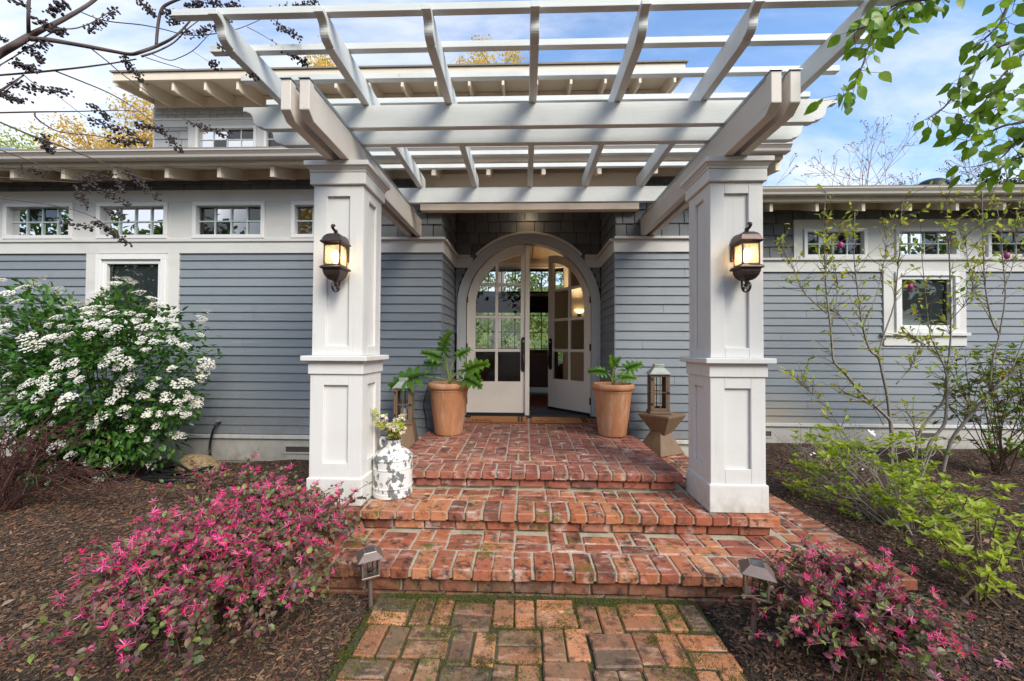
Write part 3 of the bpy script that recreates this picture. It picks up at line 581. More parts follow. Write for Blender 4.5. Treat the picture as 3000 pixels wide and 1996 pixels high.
# landing in front of the door
XD0, XD1 = XC-1.14, XC+1.15
sl = empty('brick_landing', 'top brick landing laid in basket weave before the arched door', 'landing', (0, 0, 0))
mb = MB(); mb.box(XD0+.045, XD1-.045, 3.107, 4.55, ZM-.02, ZL-.007); mb.box(XD0+.012, XD1-.012, 3.063, 3.106, ZL-.052, ZL-.0085); mb.box(XC-.985, XC+.975, 4.551, 5.52, ZM-.02, ZL-.007); obj('mortar', mb, 'mortar', sl)
row_x(sl, 'brick_landing', XD0, XD1-.205, 3.05+.104, ZL, 19, .206, .06, r)
lay(sl, 'brick_landing', XD1-.1, 3.05+.05, ZL, .2, .096, .06, r); lay(sl, 'brick_landing', XD1-.1, 3.05+.155, ZL, .2, .094, .06, r)
row_x(sl, 'brick_landing', XD0+.2, XD1-.2, 3.05+.263, ZL, 9, .092, .06, r)
y = 3.31
while y < 4.52:
    for s, xa in ((-1, XD0), (1, XD1)): lay(sl, 'brick_landing', xa-s*.1, y, ZL, .194, .093, .06, r)
    y += .105
y = 3.42
while y < 4.52:
    for s, xa in ((-1, XD0), (1, XD1)): lay(sl, 'brick_landing', xa-s*.25, y, ZL, .092, .196, .06, r)
    y += .21
basket(sl, 'brick_landing', XD0+.3, XD1-.3, 3.37, 5.47, ZL, r)
y = 4.62
while y < 5.45:
    for s in (-1, 1): lay(sl, 'brick_landing', XC-.005-s*.905, y, ZL, .13, .093, .06, r)
    y += .105
row_x(sl, 'brick_landing', XD0+.05, XD1-.04, 3.09+.035, ZL-.068, 11, .085, .058, r)

# garden path of worn bricks
pa = struct(bpy.data.objects.new('brick_path', None)); COL.objects.link(pa)
mb = MB(); mb.box(-.80, .925, -.6, 2.235, -.12, .032); struct(obj('path_bed', mb, 'path_bed', pa))
rp = random.Random(5); u = .212; nx = 8
for j in range(12):
    for i in range(nx):
        cx = -.79+(i+.5)*u+.03*math.sin(j*1.3); cy = 2.16-(j+.5)*u+.02*math.sin(i*2.2)
        if cy < -.4: continue
        z = .046+rp.uniform(-.008, .008)
        if (i+j) % 2 == 0:
            for q in (-.25, .25): lay(pa, 'brick_path', cx, cy+q*u, z, u-rp.uniform(.004, .020), u/2-rp.uniform(.003, .014), .06, rp, .035)
        else:
            for q in (-.25, .25): lay(pa, 'brick_path', cx+q*u, cy, z, u/2-rp.uniform(.003, .014), u-rp.uniform(.004, .020), .06, rp, .035)
# moss in the joints and at the foot of the step
def moss(name, n, fx, size, matn='moss'):
    rs = np.random.RandomState(3); P = np.array([fx(rs) for _ in range(n)]); D = rs.normal(0, .6, (n, 3)); D[:, 2] = np.abs(D[:, 2])+.35
    V, F = scatter(P, D, rs.uniform(.5, 1.2, n)*size, .8, T_DIAM, rs); return V, F
def mossf(rs):
    k = rs.rand()
    if k < .34: return (rs.uniform(-.75, .92), 2.205-abs(rs.normal(0, .06)), .03+rs.uniform(0, .025))
    if k < .62:
        i = rs.randint(0, 9); return (-.79+i*.212+rs.normal(0, .007), rs.uniform(1.2, 2.15), .036+rs.uniform(0, .008))
    j = rs.randint(0, 5); return (rs.uniform(-.79, .9), 2.16-j*.212+rs.normal(0, .007), .036+rs.uniform(0, .008))
PC = [(random.Random(90+i).uniform(-.78, .90), 2.16-abs(random.Random(190+i).gauss(0, .30)), random.Random(290+i).uniform(.02, .06)) for i in range(60)]+[(-.74, 1.2+.06*i, .04) for i in range(14)]
def mossp(rs):
    if rs.rand() < .55: return mossf(rs)
    c = PC[rs.randint(len(PC))]; return (c[0]+rs.normal(0, c[2]), min(2.2, c[1]+rs.normal(0, c[2]*.8)), .046+rs.uniform(-.004, .004))
V, F = moss('moss', 30000, mossp, .0072); stuff(link('moss', mesh_of('moss', V, F, 'moss')))
def mossn(rs):
    i = rs.randint(0, 37); p = (XL1-XL0)/36; return (XL0+i*p+rs.normal(0, .006), 2.192+rs.uniform(.0, .05), ZB-rs.uniform(.0, .06))
V, F = moss('m2', 2200, mossn, .007); stuff(link('moss', mesh_of('moss', V, F, 'moss'), st))

# ================================================================== house
H = empty('house', 'blue grey clapboard house with arched double front door and pale eaves', 'house')
def part(name, mb, m, parent=H, bevel=0, **k): return obj(name, mb, m, parent, bevel, **k)
def box(name, m, x0, x1, y0, y1, z0, z1, parent=H, bevel=.003):
    return part(name, MB().box(x0, x1, y0, y1, z0, z1), m, parent, bevel)
YW, YB, YR = 4.57, 5.46, 5.50
ROW = .1016
def siding(x0, x1, y, z0, z1, joints=None, stain=None, base=None, rr=random.Random(3)):
    k = 0; z = z0
    while z < z1-.02:
        zt = min(z+ROW+.02, z1); dy = rr.uniform(-.0012, .0012); sl_ = .012*(zt-z)/(ROW+.02)
        prof = [(y+dy-.006, z), (y+dy+.018, z), (y+sl_+.018+dy, zt), (y+sl_+dy, zt)]
        cuts = [x0]+([j for j in (joints(k) if joints else [])])+[x1]
        for a, b in zip(cuts[:-1], cuts[1:]):
            a2 = a+(.003 if a != x0 else 0)
            part('siding_board', MB().prism(prof, 'x', a2, b), 'siding_stained' if stain and stain(k) else 'siding')
        z += ROW; k += 1
def siding_side(x, sgn, y0, y1, z0, z1):
    z = z0; rr = random.Random(9)
    while z < z1-.02:
        zt = min(z+ROW+.02, z1); dx = rr.uniform(-.001, .001)
        prof = [(x-sgn*dx, z), (x-sgn*(.018+dx), z), (x-sgn*(.030+dx), zt), (x-sgn*(.012+dx), zt)]
        part('siding_board', MB().prism(prof, 'y', y0, y1), 'siding'); z += ROW
def shingles(x0, x1, y, z0, z1, h, seed, m='shingle_grey', wr=(.13, .25), side=None):
    """courses of shingles; side = (x, sgn) lays them along y on a side wall"""
    rr = random.Random(seed); z = z0
    while z < z1-.015:
        zt = min(z+h+.02, z1); x = x0-rr.uniform(0, .12)
        while x < x1:
            w = rr.uniform(*wr); a, b = max(x, x0), min(x+w, x1); x += w
            if b-a < .018: continue
            d = rr.uniform(-.0025, .0025); zz = z+rr.uniform(-.003, .003); a += .0048; b -= .0048
            if side:
                sx, sg = side; prof = [(sx+sg*(.010-d), zz), (sx-sg*(.014+d), zz), (sx-sg*(.022+d), zt), (sx-sg*(.008+d), zt)]
                part('shingle', MB().prism(prof, 'y', a, b), m)
            else:
                prof = [(y+d-.012, zz), (y+d+.014, zz), (y+d+.022, zt), (y+d+.008, zt)]
                part('shingle', MB().prism(prof, 'x', a, b), m)
        z += h
# solid walls behind the cladding
mb = MB(); mb.box(-9.6, -.985, 4.70, 4.80, -.1, 3.5); mb.box(1.047, 2.48, 4.60, 4.80, -.1, 3.5); mb.box(-2.0, -.985, 4.60, 4.701, -.1, 3.4)
mb.box(-.985, 1.047, 4.66, 4.80, 3.30, 3.5)
mb.box(-1.10, -.985, 4.80, 5.60, -.1, 3.5); mb.box(1.047, 1.16, 4.80, 5.60, -.1, 3.5)
mb.box(2.38, 2.48, 4.80, 5.6, -.1, 3.5); mb.box(2.38, 9.6, 5.64, 5.74, -.1, 3.45)
part('wall', mb, 'dark_interior')
mb = MB(); mb.box(-6.6, -.97, 4.585, 4.70, -.1, .40); part('wall', mb, 'skirt_paint')
# --- left of the porch and porch front: boards
JX = lambda k: [-3.326] if k % 2 == 0 and k < 12 else []
siding(-9.4, -5.224, YW, .38, 2.492, lambda k: [-6.1-.4*((k*5) % 4)] if k % 3 == 1 else [])
siding(-4.087, -.964, YW, .38, 2.492, JX)
siding(-5.222, -4.089, YW, .38, 1.44)
siding(1.026, 2.46, YW, .38, 2.492, lambda k: [1.33+.12*((k*3) % 5)] if k % 4 == 2 else [])
siding_side(-.962, 1, 4.592, 5.44, .38, 2.492)
siding_side(1.024, -1, 4.592, 5.44, .38, 2.492)
siding_side(2.47, 1, 4.592, 5.48, .38, 2.44)
box('corner_board', 'siding', -.966, -.957, 4.566, 4.600, .38, 2.49, bevel=0); box('corner_board', 'siding', 1.019, 1.028, 4.566, 4.600, .38, 2.49, bevel=0)
# water table and skirt
for x0, x1, y in ((-9.4, -.97, YW), (1.03, 2.48, YW), (2.48, 9.4, YR)):
    z = .366 if y < 5 else .40
    box('water_table', 'trim_paint', x0, x1, y-.028, y+.03, z-.04, z+.003)
    box('skirt_board', 'skirt_paint', x0, x1, y+.002, y+.04, .06, z-.04)
    box('foundation_wall', 'skirt_paint', x0, x1, y+.03, y+.08, -.2, .06)
def vent(x0, x1, z0, z1, y):
    f = MB(); t = .022
    f.box(x0, x1, y-.008, y+.01, z0, z0+t); f.box(x0, x1, y-.008, y+.01, z1-t, z1); f.box(x0, x0+t, y-.008, y+.01, z0+t, z1-t); f.box(x1-t, x1, y-.008, y+.01, z0+t, z1-t)
    v = part('foundation_vent', f, 'skirt_paint', bevel=.002)
    g = MB(); g.box(x0+t, x1-t, y+.0005, y+.0015, z0+t, z1-t); part('vent_screen', g, 'rusty_steel', v)
vent(-2.80, -2.40, .15, .255, YW); vent(3.14, 3.34, .20, .31, YR); vent(5.22, 5.50, .20, .31, YR)
# --- windows
def window(x0, x1, z0, z1, y, cols=4, rows=2, fw_=.045, inner=.0, blind=False, mun='muntin_green', deep=.12):
    f = MB()
    def ring(a0, a1, b0, b1, w, ya, yb):
        f.box(a0, a1, ya, yb, b1-w, b1); f.box(a0, a1, ya, yb, b0, b0+w); f.box(a0, a0+w, ya, yb, b0+w, b1-w); f.box(a1-w, a1, ya, yb, b0+w, b1-w)
    ring(x0, x1, z0, z1, fw_, y-.022, y+.06)
    if inner: ring(x0+fw_+.001, x1-fw_-.001, z0+fw_+.001, z1-fw_-.001, inner, y+.004, y+.06)
    w = part('window', f, 'window_white', bevel=.003); k = fw_+inner
    a0, a1, b0, b1 = x0+k, x1-k, z0+k, z1-k
    if blind:
        s = MB(); z = b0+.02
        while z < b1: s.add([(a0+.01, y+.080, z-.013), (a1-.01, y+.080, z-.013), (a1-.01, y+.092, z+.014), (a0+.01, y+.092, z+.014)], [(0, 1, 2, 3)]); z += .024
        part('blind', s, 'blind_white', w)
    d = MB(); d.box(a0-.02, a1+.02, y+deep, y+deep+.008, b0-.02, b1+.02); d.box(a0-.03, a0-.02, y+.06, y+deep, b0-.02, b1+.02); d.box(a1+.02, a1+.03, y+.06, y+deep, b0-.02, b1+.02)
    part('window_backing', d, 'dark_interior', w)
    t = R0.uniform(-.0006, .0006); t2 = R0.uniform(-.0008, .0008)
    for i in range(cols):
        for j in range(rows):
            p0 = a0+(a1-a0)*i/cols; p1 = a0+(a1-a0)*(i+1)/cols; q0 = b0+(b1-b0)*j/rows; q1 = b0+(b1-b0)*(j+1)/rows
            g = MB()
            g.add([(p0, y+.045, q0), (p1, y+.045+t, q0), (p1, y+.045+t+t2, q1), (p0, y+.045+t2, q1)], [(0, 1, 2, 3)]); part('pane', g, 'window_glass', w)
    for i in range(1, cols):
        m = MB(); c = a0+(a1-a0)*i/cols; m.box(c-.008, c+.008, y+.030, y+.052, b0, b1); part('muntin', m, mun, w)
    for j in range(1, rows):
        c = b0+(b1-b0)*j/rows; m = MB(); m.box(a0, a1, y+.031, y+.051, c-.008, c+.008); part('muntin', m, mun, w)
    return w
YT = YW-.018                                             # face of the flat trim
wx = [(-7.40, -6.53), (-6.246, -5.383), (-5.093, -4.225), (-3.922, -3.053), (-2.738, -1.87)]
for a, b in wx: window(a, b, 2.664, 3.095, YT)
xs = [-9.4]+[v for ab in wx for v in ab]+[-1.70]
for i in range(0, len(xs), 2): box('trim_board', 'trim_paint', xs[i], xs[i+1], YT, YT+.05, 2.664, 3.095)
box('frieze_board', 'trim_paint', -9.4, -1.70, YT-.001, YT+.05, 3.095, 3.242)
box('sill_board', 'trim_paint', -9.4, -1.70, YT-.016, YT+.05, 2.626, 2.664, bevel=.004)
box('band_board', 'trim_paint', -9.4, -1.70, YT+.002, YT+.05, 2.492, 2.626)
window(-5.084, -4.231, 1.640, 2.480, YT, 1, 1, .062, .048, True)
box('trim_board', 'trim_paint', -5.223, -5.084, YT, YT+.05, 1.57, 2.492); box('trim_board', 'trim_paint', -4.231, -4.088, YT, YT+.05, 1.57, 2.492)
box('window_sill', 'trim_paint', -5.24, -4.07, YT-.035, YT+.05, 1.585, 1.64); box('trim_board', 'trim_paint', -5.223, -4.088, YT, YT+.04, 1.44, 1.585)
# porch front band and cap, turning into the recess
for x0, x1 in ((-1.70, -.945), (1.007, 2.49)):
    box('band_board', 'trim_paint', x0, x1, YT, 4.62, 2.494, 2.638); box('band_cap', 'trim_paint', x0-.0, x1+(.022 if x0 < 0 else 0)-(.022 if x0 > 0 else 0)*0, YT-.034, 4.62, 2.638, 2.668, bevel=.004)
for sgn, x in ((1, -.962), (-1, 1.024)):
    a, b = sorted((x-sgn*.03, x+sgn*.018)); box('band_board', 'trim_paint', a, b, 4.622, 5.445, 2.4945, 2.6375)
    a, b = sorted((x-sgn*.03, x+sgn*.048)); box('band_cap', 'trim_paint', a, b, 4.622, 5.425, 2.6385, 2.6675)
shingles(-1.70, -.962, YW, 2.668, 3.36, .158, 1); shingles(1.024, 2.47, YW, 2.668, 3.36, .158, 2)
shingles(4.60, 5.44, 0, 2.668, 3.34, .158, 3, side=(-.962, 1)); shingles(4.60, 5.44, 0, 2.668, 3.34, .158, 4, side=(1.024, -1))
shingles(-9.4, -1.70, YW, 3.242, 3.37, .07, 5, wr=(.16, .26))
# back wall of the porch with the arched opening
ARC, RO, RI = 1.97, .985, .862
def arch_pts(R, n=40, z0=.452, cx=XC, cz=ARC):
    return [(cx-R, z0)]+[(cx-R*math.cos(PI*i/n), cz+R*math.sin(PI*i/n)) for i in range(n+1)]+[(cx+R, z0)]
poly = [(-1.0, .3), (-1.0, 3.4), (1.07, 3.4), (1.07, .3)]+arch_pts(.90, 40, .3)[::-1]
part('wall', MB().prism(poly, 'y', YB+.028, YB+.16), 'dark_interior')
def shingle_back():
    rr = random.Random(21); z = 2.668-.158
    zrow = z
    while zrow < 3.34:
        x = -.97-rr.uniform(0, .1)
        while x < 1.03:
            w = rr.uniform(.13, .25); a, b = max(x, -.96)+.004, min(x+w, 1.022)-.006; x += w
            if b-a < .012: continue
            d = rr.uniform(-.002, .002); zb = zrow+rr.uniform(-.003, .003); zt = zrow+.178
            n = 5; top = [(a+(b-a)*i/n, zt) for i in range(n+1)]
            low = []
            for i in range(n+1):
                xx = a+(b-a)*i/n; h = RO*.985; q = h*h-(xx-XC)**2; low.append((xx, max(zb, ARC+math.sqrt(q) if q > 0 else zb)))
            if max(zt-p[1] for p in low) < .012: continue
            low = [(p[0], min(p[1], zt-.002)) for p in low]
            sb = MB().prism(low+top[::-1], 'y', YB+d-.010, YB+d+.010); sb.v = [(v[0], v[1]+.016*(v[2]-zb)/(zt-zb), v[2]) for v in sb.v]; part('shingle', sb, 'shingle_grey')
        zrow += .158
shingle_back()
for s in (-1, 1):
    for k in range(9):                                    # narrow slivers of cladding beside the arch
        z0 = 1.60+k*ROW
        xe = XC+s*(math.sqrt(max(0, (RO-.004)**2-max(0, z0-ARC)**2)) if z0 > ARC else RO-.004)
        a, b = sorted((xe, -.96 if s < 0 else 1.02))
        if b-a > .01 and z0 < 2.47: part('siding_board', MB().box(a, b, YB, YB+.02, z0, min(z0+ROW, 2.49)), 'siding')
# arch casing: swept profile
def sweep_arch(name, prof, m, z0=.452, a0=0., a1=PI, legs=True, n=48, parent=H, cx=XC):
    """profile points (radius, y) swept over legs and half circle"""
    st_ = []
    if legs: st_.append(('L', z0))
    for i in range(n+1): st_.append(('A', a0+(a1-a0)*i/n))
    if legs: st_.append(('R', z0))
    V = []; k = len(prof)
    for kind, v in st_:
        for R_, y in prof:
            if kind == 'L': V.append((cx-R_, y, v))
            elif kind == 'R': V.append((cx+R_, y, v))
            else: V.append((cx-R_*math.cos(v), y, ARC+R_*math.sin(v)))
    F = [(i*k+j, i*k+(j+1) % k, (i+1)*k+(j+1) % k, (i+1)*k+j) for i in range(len(st_)-1) for j in range(k)]
    F += [tuple(range(k)), tuple((len(st_)-1)*k+j for j in range(k-1, -1, -1))]
    mb = MB(); mb.add(V, F); return part(name, mb, m, parent, smooth=True, auto=30)
yf = YB-.02
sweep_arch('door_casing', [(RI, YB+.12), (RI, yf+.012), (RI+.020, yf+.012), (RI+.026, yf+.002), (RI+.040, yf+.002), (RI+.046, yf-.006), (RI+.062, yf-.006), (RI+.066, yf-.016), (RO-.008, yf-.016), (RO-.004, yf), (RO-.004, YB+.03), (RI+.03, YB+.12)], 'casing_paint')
ac = math.asin((2.655-ARC)/RO)
sweep_arch('arch_cap', [(RO-.006, yf-.040), (RO-.006, YB+.01), (RO+.026, YB+.01), (RO+.026, yf-.046), (RO+.010, yf-.046)], 'trim_paint', a0=ac, a1=PI-ac, legs=False)
xe = math.sqrt(RO*RO-(2.56-ARC)**2)
for a, b in ((-.944, XC-xe+.02), (XC+xe-.02, 1.006)):
    box('band_board', 'trim_paint', a, b, yf-.004, YB+.02, 2.496, 2.636, bevel=0); box('band_cap', 'trim_paint', a, b-(.03 if a < 0 else 0)+(.0), yf-.040, YB+.02, 2.637, 2.6665, bevel=.003)
box('porch_ceiling', 'trim_paint', -.99, 1.05, 4.60, 5.60, 3.34, 3.40, bevel=0)
box('lintel', 'eave_paint', -1.20, 1.27, 4.47, 4.562, 2.955, 3.37)
box('door_sill', 'rubber_black', XC-.95, XC+.95, YB-.05, YB+.16, .44, .470, bevel=.003)
# --- doors
def polyclip(poly, a, b, keep):
    """clip polygon by half plane: coordinate a (0/1) <= / >= b"""
    out_ = []
    for i in range(len(poly)):
        p, q = poly[i], poly[(i+1) % len(poly)]; ip, iq = (p[a]-b)*keep >= -1e-9, (q[a]-b)*keep >= -1e-9
        if ip: out_.append(p)
        if ip != iq:
            t = (b-p[a])/(q[a]-p[a]); out_.append((p[0]+(q[0]-p[0])*t, p[1]+(q[1]-p[1])*t))
    return out_
def ray_hit(poly, c, d):
    best = None
    for i in range(len(poly)):
        p, q = poly[i], poly[(i+1) % len(poly)]; ex, ey = q[0]-p[0], q[1]-p[1]; den = d[0]*ey-d[1]*ex
        if abs(den) < 1e-12: continue
        t = ((p[0]-c[0])*ey-(p[1]-c[1])*ex)/den; u_ = ((p[0]-c[0])*d[1]-(p[1]-c[1])*d[0])/den
        if t > 0 and -1e-6 <= u_ <= 1+1e-6 and (best is None or t < best): best = t
    return (c[0]+d[0]*best, c[1]+d[1]*best)
def door(mirror, loc, rz, lab):
    W_, Rr = .845, .845; z0 = .478; lp = lambda u_: -u_ if mirror else u_
    O = [(0, z0), (W_, z0), (W_, ARC+Rr)]+[(W_-Rr*math.sin(PI/2*i/24), ARC+Rr*math.cos(PI/2*i/24)) for i in range(1, 25)]
    rg = Rr-.118; g0, g1, zb = W_-rg, W_-.10, .928
    G = [(g0, zb), (g1, zb), (g1, ARC+math.sqrt(rg*rg-.1**2))]+[(W_-rg*math.sin(a), ARC+rg*math.cos(a)) for a in np.linspace(math.asin(.1/rg)+.02, PI/2, 20)]
    c = ((g0+g1)/2, 1.6); ang = sorted(set([i*2*PI/96 for i in range(96)]+[math.atan2(p[1]-c[1], p[0]-c[0]) % (2*PI) for p in O+G])); V = []; n = len(ang)
    th = .045
    for a in ang:
        d = (math.cos(a), math.sin(a)); o_ = ray_hit(O, c, d); g_ = ray_hit(G, c, d)
        V += [(lp(o_[0]), 0, o_[1]), (lp(g_[0]), 0, g_[1]), (lp(g_[0]), th, g_[1]), (lp(o_[0]), th, o_[1])]
    F = [(i*4+j, i*4+(j+1) % 4, ((i+1) % n)*4+(j+1) % 4, ((i+1) % n)*4+j) for i in range(n) for j in range(4)]
    mb = MB(); mb.add(V, F); D_ = obj('door', mb, 'door_paint', H); D_.location = loc; D_.rotation_euler = (0, 0, rz); D_['label'] = lab
    uv = .41; hz = [1.359, 1.820, 2.272]
    us = [g0-.01, uv, g1+.0]; zs = [zb]+hz+[9]
    for i in range(2):
        for j in range(4):
            q = G
            q = polyclip(q, 0, us[i], 1); q = polyclip(q, 0, us[i+1], -1) if q else q; q = polyclip(q, 1, zs[j], 1) if q else q; q = polyclip(q, 1, zs[j+1], -1) if q else q
            if len(q) >= 3:
                t = R0.uniform(-.0005, .0005); t2 = R0.uniform(-.0005, .0005); cx_ = sum(p[0] for p in q)/len(q); cz_ = sum(p[1] for p in q)/len(q)
                m = MB(); m.add([(lp(p[0]), .022+t*(p[0]-cx_)+t2*(p[1]-cz_), p[1]) for p in q], [tuple(range(len(q)))]); obj('pane', m, 'door_glass', D_)
    zt = ARC+math.sqrt(max(0, rg*rg-(W_-uv)**2))
    a, b = sorted((lp(uv-.02), lp(uv+.02))); m = MB(); m.box(a, b, .006, .039, zb-.002, zt+.004); obj('muntin', m, 'door_paint', D_, .004)
    for h in hz:
        xl = g0 if h <= ARC else W_-math.sqrt(max(0, rg*rg-(h-ARC)**2))
        a, b = sorted((lp(xl-.004), lp(g1+.002))); m = MB(); m.box(a, b, .0065, .0385, h-.02, h+.02); obj('muntin', m, 'door_paint', D_, .004)
    # long escutcheon and grip
    hx = lp(W_-.058); pl = MB(); cap = [(hx-.030, 1.10), (hx+.030, 1.10)]+[(hx+.030*math.cos(t), 1.515+.032*math.sin(t)) for t in np.linspace(0, PI, 9)]
    cap = [(hx+.036*math.cos(t), 1.10-.036*math.sin(t)) for t in np.linspace(PI, 0, 9)]+[(hx+.036*math.cos(t), 1.51+.036*math.sin(t)) for t in np.linspace(0, PI, 9)]
    pl.prism(cap, 'y', -.011, .0); hd = obj('handle', pl, 'handle_metal', D_, .003)
    gp = MB(); gp.tube([(hx, -.008, 1.30), (hx, -.045, 1.305), (hx, -.062, 1.27), (hx, -.058, 1.20), (hx, -.048, 1.15), (hx, -.008, 1.12)], [.014, .014, .016, .019, .013, .013], 8); obj('grip', gp, 'bronze', hd, smooth=True)
    kb = MB(); kb.lathe([(.014, 0), (.014, .012), (.010, .016)], 14); kb.v = [(hx+p[0], -.010-p[2], 1.485+p[1]) for p in kb.v]; obj('lock', kb, 'zinc_sheet', hd, smooth=True, auto=40)
    bs = MB(); a, b = sorted((lp(.004), lp(W_-.004))); bs.box(a, b, -.006, .05, z0-.018, z0+.024); obj('door_sweep', bs, 'rubber_black', D_, .002)
    for h in (.62, 1.36, 2.02):
        hb = MB(); a, b = sorted((lp(-.016), lp(.012))); hb.box(a, b, -.012, .014, h, h+.095); obj('hinge', hb, 'bronze', D_, .002)
    return D_
door(False, (XC-.850, YB+.045, 0), 0, 'closed cream arched door leaf')
door(True, (XC+.855, YB+.05, 0), -math.radians(50), 'open cream arched door leaf swung inwards')
box('astragal', 'door_paint', XC-.045, XC+.018, YB+.008, YB+.045, .47, 2.815, bevel=.006)
# ================================================================== eaves and roofs
def eave(x0, x1, ygut, yw, ztail, zw, tails, step_x=None, gz=None, tw=.042, td=.118, roofy=7.7, slope=.36):
    zt = ztail+td
    g0, g1 = gz
    prof = [(ygut+.105, g1), (ygut+.105, g0+.004), (ygut+.03, g0+.004), (ygut+.022, g0+.012), (ygut+.016, g0+.034), (ygut, g0+.055), (ygut-.004, g1-.018), (ygut-.010, g1-.012), (ygut-.010, g1), (ygut+.004, g1), (ygut+.006, g1-.012), (ygut+.010, g0+.06), (ygut+.03, g0+.016), (ygut+.097, g0+.016), (ygut+.097, g1)]
    part('gutter', MB().prism(prof, 'x', x0, x1), 'gutter_paint')
    box('fascia', 'eave_paint', x0+.02, x1-.02, ygut+.106, ygut+.150, zt+.004, g1-.02)
    ys = ygut+.15
    sof = [(ys, zt), (yw+.12, zt+slope*(yw+.12-ys)), (yw+.12, zt+slope*(yw+.12-ys)+.02), (ys, zt+.02)]
    part('soffit', MB().prism(sof, 'x', x0+.02, x1-.02), 'eave_paint')
    for x in tails:
        pr_ = [(ys+.001, ztail), (yw+.03, zw), (yw+.03, zt+slope*(yw+.03-ys)+.001), (ys+.001, zt+.001)]
        part('rafter_tail', MB().prism(pr_, 'x', x-tw/2, x+tw/2), 'eave_paint', bevel=.003)
    rf = [(ygut-.005, g1+.004), (roofy, g1+.004+slope*(roofy-ygut)), (roofy, g1+.03+slope*(roofy-ygut)), (ygut-.005, g1+.02)]
    return part('roof', MB().prism(rf, 'x', x0, x1), 'roof_shingle')
tl = [-.976+.582*k for k in range(-13, 6)]
roof1 = eave(-9.5, 2.64, 4.0, YW, 3.215, 3.365, [x+ (0 if x > -2 else 0) for x in tl if x < 2.6], gz=(3.368, 3.445))
box('frieze_block', 'eave_paint', -9.4, 2.5, YW-.012, YW+.05, 3.366, 3.56, bevel=0)
part('barge_board', MB().prism([(4.152, 3.335), (5.6, 3.855), (5.6, 3.955), (4.152, 3.435)], 'x', 2.625, 2.642), 'eave_paint'); part('barge_board', MB().prism([(4.16, 3.24), (4.56, 3.30), (4.56, 3.47), (4.16, 3.334)], 'x', 2.575, 2.624), 'eave_paint')
roof2 = eave(2.66, 9.6, 4.90, YR, 3.115, 3.30, [3.07+.562*k for k in range(0, 12)], gz=(3.275, 3.355), td=.105, roofy=9.5, slope=.34)
box('frieze_block', 'eave_paint', 2.5, 9.4, YR-.012, YR+.05, 3.29, 3.50, bevel=0)
# dark knots of old bird nests between the right hand tails are left out; roof fittings
def dome(c, r_, h, parent, m='rubber_black'):
    mb = MB(); mb.lathe([(r_, 0), (r_*.98, h*.35), (r_*.82, h*.7), (r_*.5, h*.93), (.01, h)], 20, c[:2]); mb.v = [(p[0], p[1], p[2]+c[2]) for p in mb.v]
    return obj('skylight', mb, m, parent, smooth=True, auto=50)
dome((6.45, 6.5, 3.86), .25, .24, roof2); mb = MB(); mb.tube([(6.50, 6.22, 3.7), (6.50, 6.22, 4.08)], .034, 12); obj('vent_pipe', mb, 'zinc_sheet', roof2, smooth=True, auto=40)
dome((-7.5, 5.6, 4.02), .34, .24, roof1, 'flashing_metal')
# --- right wing
siding(2.49, 4.80, YR, .40, 2.44, lambda k: [3.1+.35*((k*3) % 4)] if k % 3 == 2 else [], stain=lambda k: k < 4)
siding(4.802, 5.868, YR, .40, 1.45); siding(5.87, 9.4, YR, .40, 2.44)
YS = YR-.018
rw = [(3.755, 4.585), (4.955, 5.775), (6.14, 6.96)]
for a, b in rw: window(a, b, 2.627, 3.025, YS)
xs = [3.63]+[v for ab in rw for v in ab]+[9.4]
for i in range(0, len(xs), 2): box('trim_board', 'trim_paint', xs[i], xs[i+1], YS, YS+.05, 2.627, 3.025)
box('frieze_board', 'trim_paint', 3.63, 9.4, YS-.001, YS+.05, 3.025, 3.15)
box('sill_board', 'trim_paint', 2.48, 9.4, YS-.03, YS+.05, 2.595, 2.627, bevel=.004); box('band_board', 'trim_paint', 2.48, 9.4, YS, YS+.05, 2.442, 2.595)
shingles(2.49, 3.63, YR, 2.627, 3.30, .158, 6); shingles(3.63, 9.4, YR, 3.15, 3.31, .15, 7, wr=(.16, .26))
window(4.945, 5.765, 1.625, 2.440, YS, 1, 1, .055, .045, True)
box('trim_board', 'trim_paint', 4.80, 4.945, YS, YS+.05, 1.59, 2.442); box('trim_board', 'trim_paint', 5.765, 5.87, YS, YS+.05, 1.59, 2.442)
box('window_sill', 'trim_paint', 4.77, 5.89, YS-.035, YS+.05, 1.585, 1.625); box('trim_board', 'trim_paint', 4.80, 5.87, YS, YS+.04, 1.45, 1.585)
# --- upper storey set back over the middle of the house
YU = 7.60
mb = MB(); mb.box(-7.37, 2.8, YU+.19, 12, 4.3, 6.55); part('wall', mb, 'dark_interior')
shingles(-7.38, 2.8, YU, 5.90, 6.13, .082, 8, 'shingle_light', (.16, .30))
box('frieze_block', 'eave_paint', -7.38, 2.8, YU-.01, YU+.05, 6.125, 6.33, bevel=0)
box('band_cap', 'trim_paint', -7.40, 2.8, YU-.03, YU+.05, 5.862, 5.90); box('band_board', 'trim_paint', -7.38, 2.8, YU-.012, YU+.05, 5.735, 5.862)
shingles(-7.38, -6.68, YU, 5.0, 5.735, .165, 9, 'shingle_light', (.24, .42))
uw = [(-6.515, -5.295), (-5.135, -3.915), (-3.4, -2.2), (-1.6, -.4), (.2, 1.4)]
for a, b in uw: window(a, b, 5.03, 5.735, YU-.012, 4, 3, .05, mun='window_white', deep=.15)
xs = [-6.68]+[v for ab in uw for v in ab]+[2.8]
for i in range(0, len(xs), 2): box('trim_board', 'trim_paint', xs[i], xs[i+1], YU-.012, YU+.05, 5.0, 5.735)
box('corner_board', 'trim_paint', -7.40, -7.36, YU-.005, 9.5, 4.6, 6.13, bevel=0)
box('fascia', 'eave_paint', -7.45, 2.74, 6.86, 6.90, 6.175, 6.315)
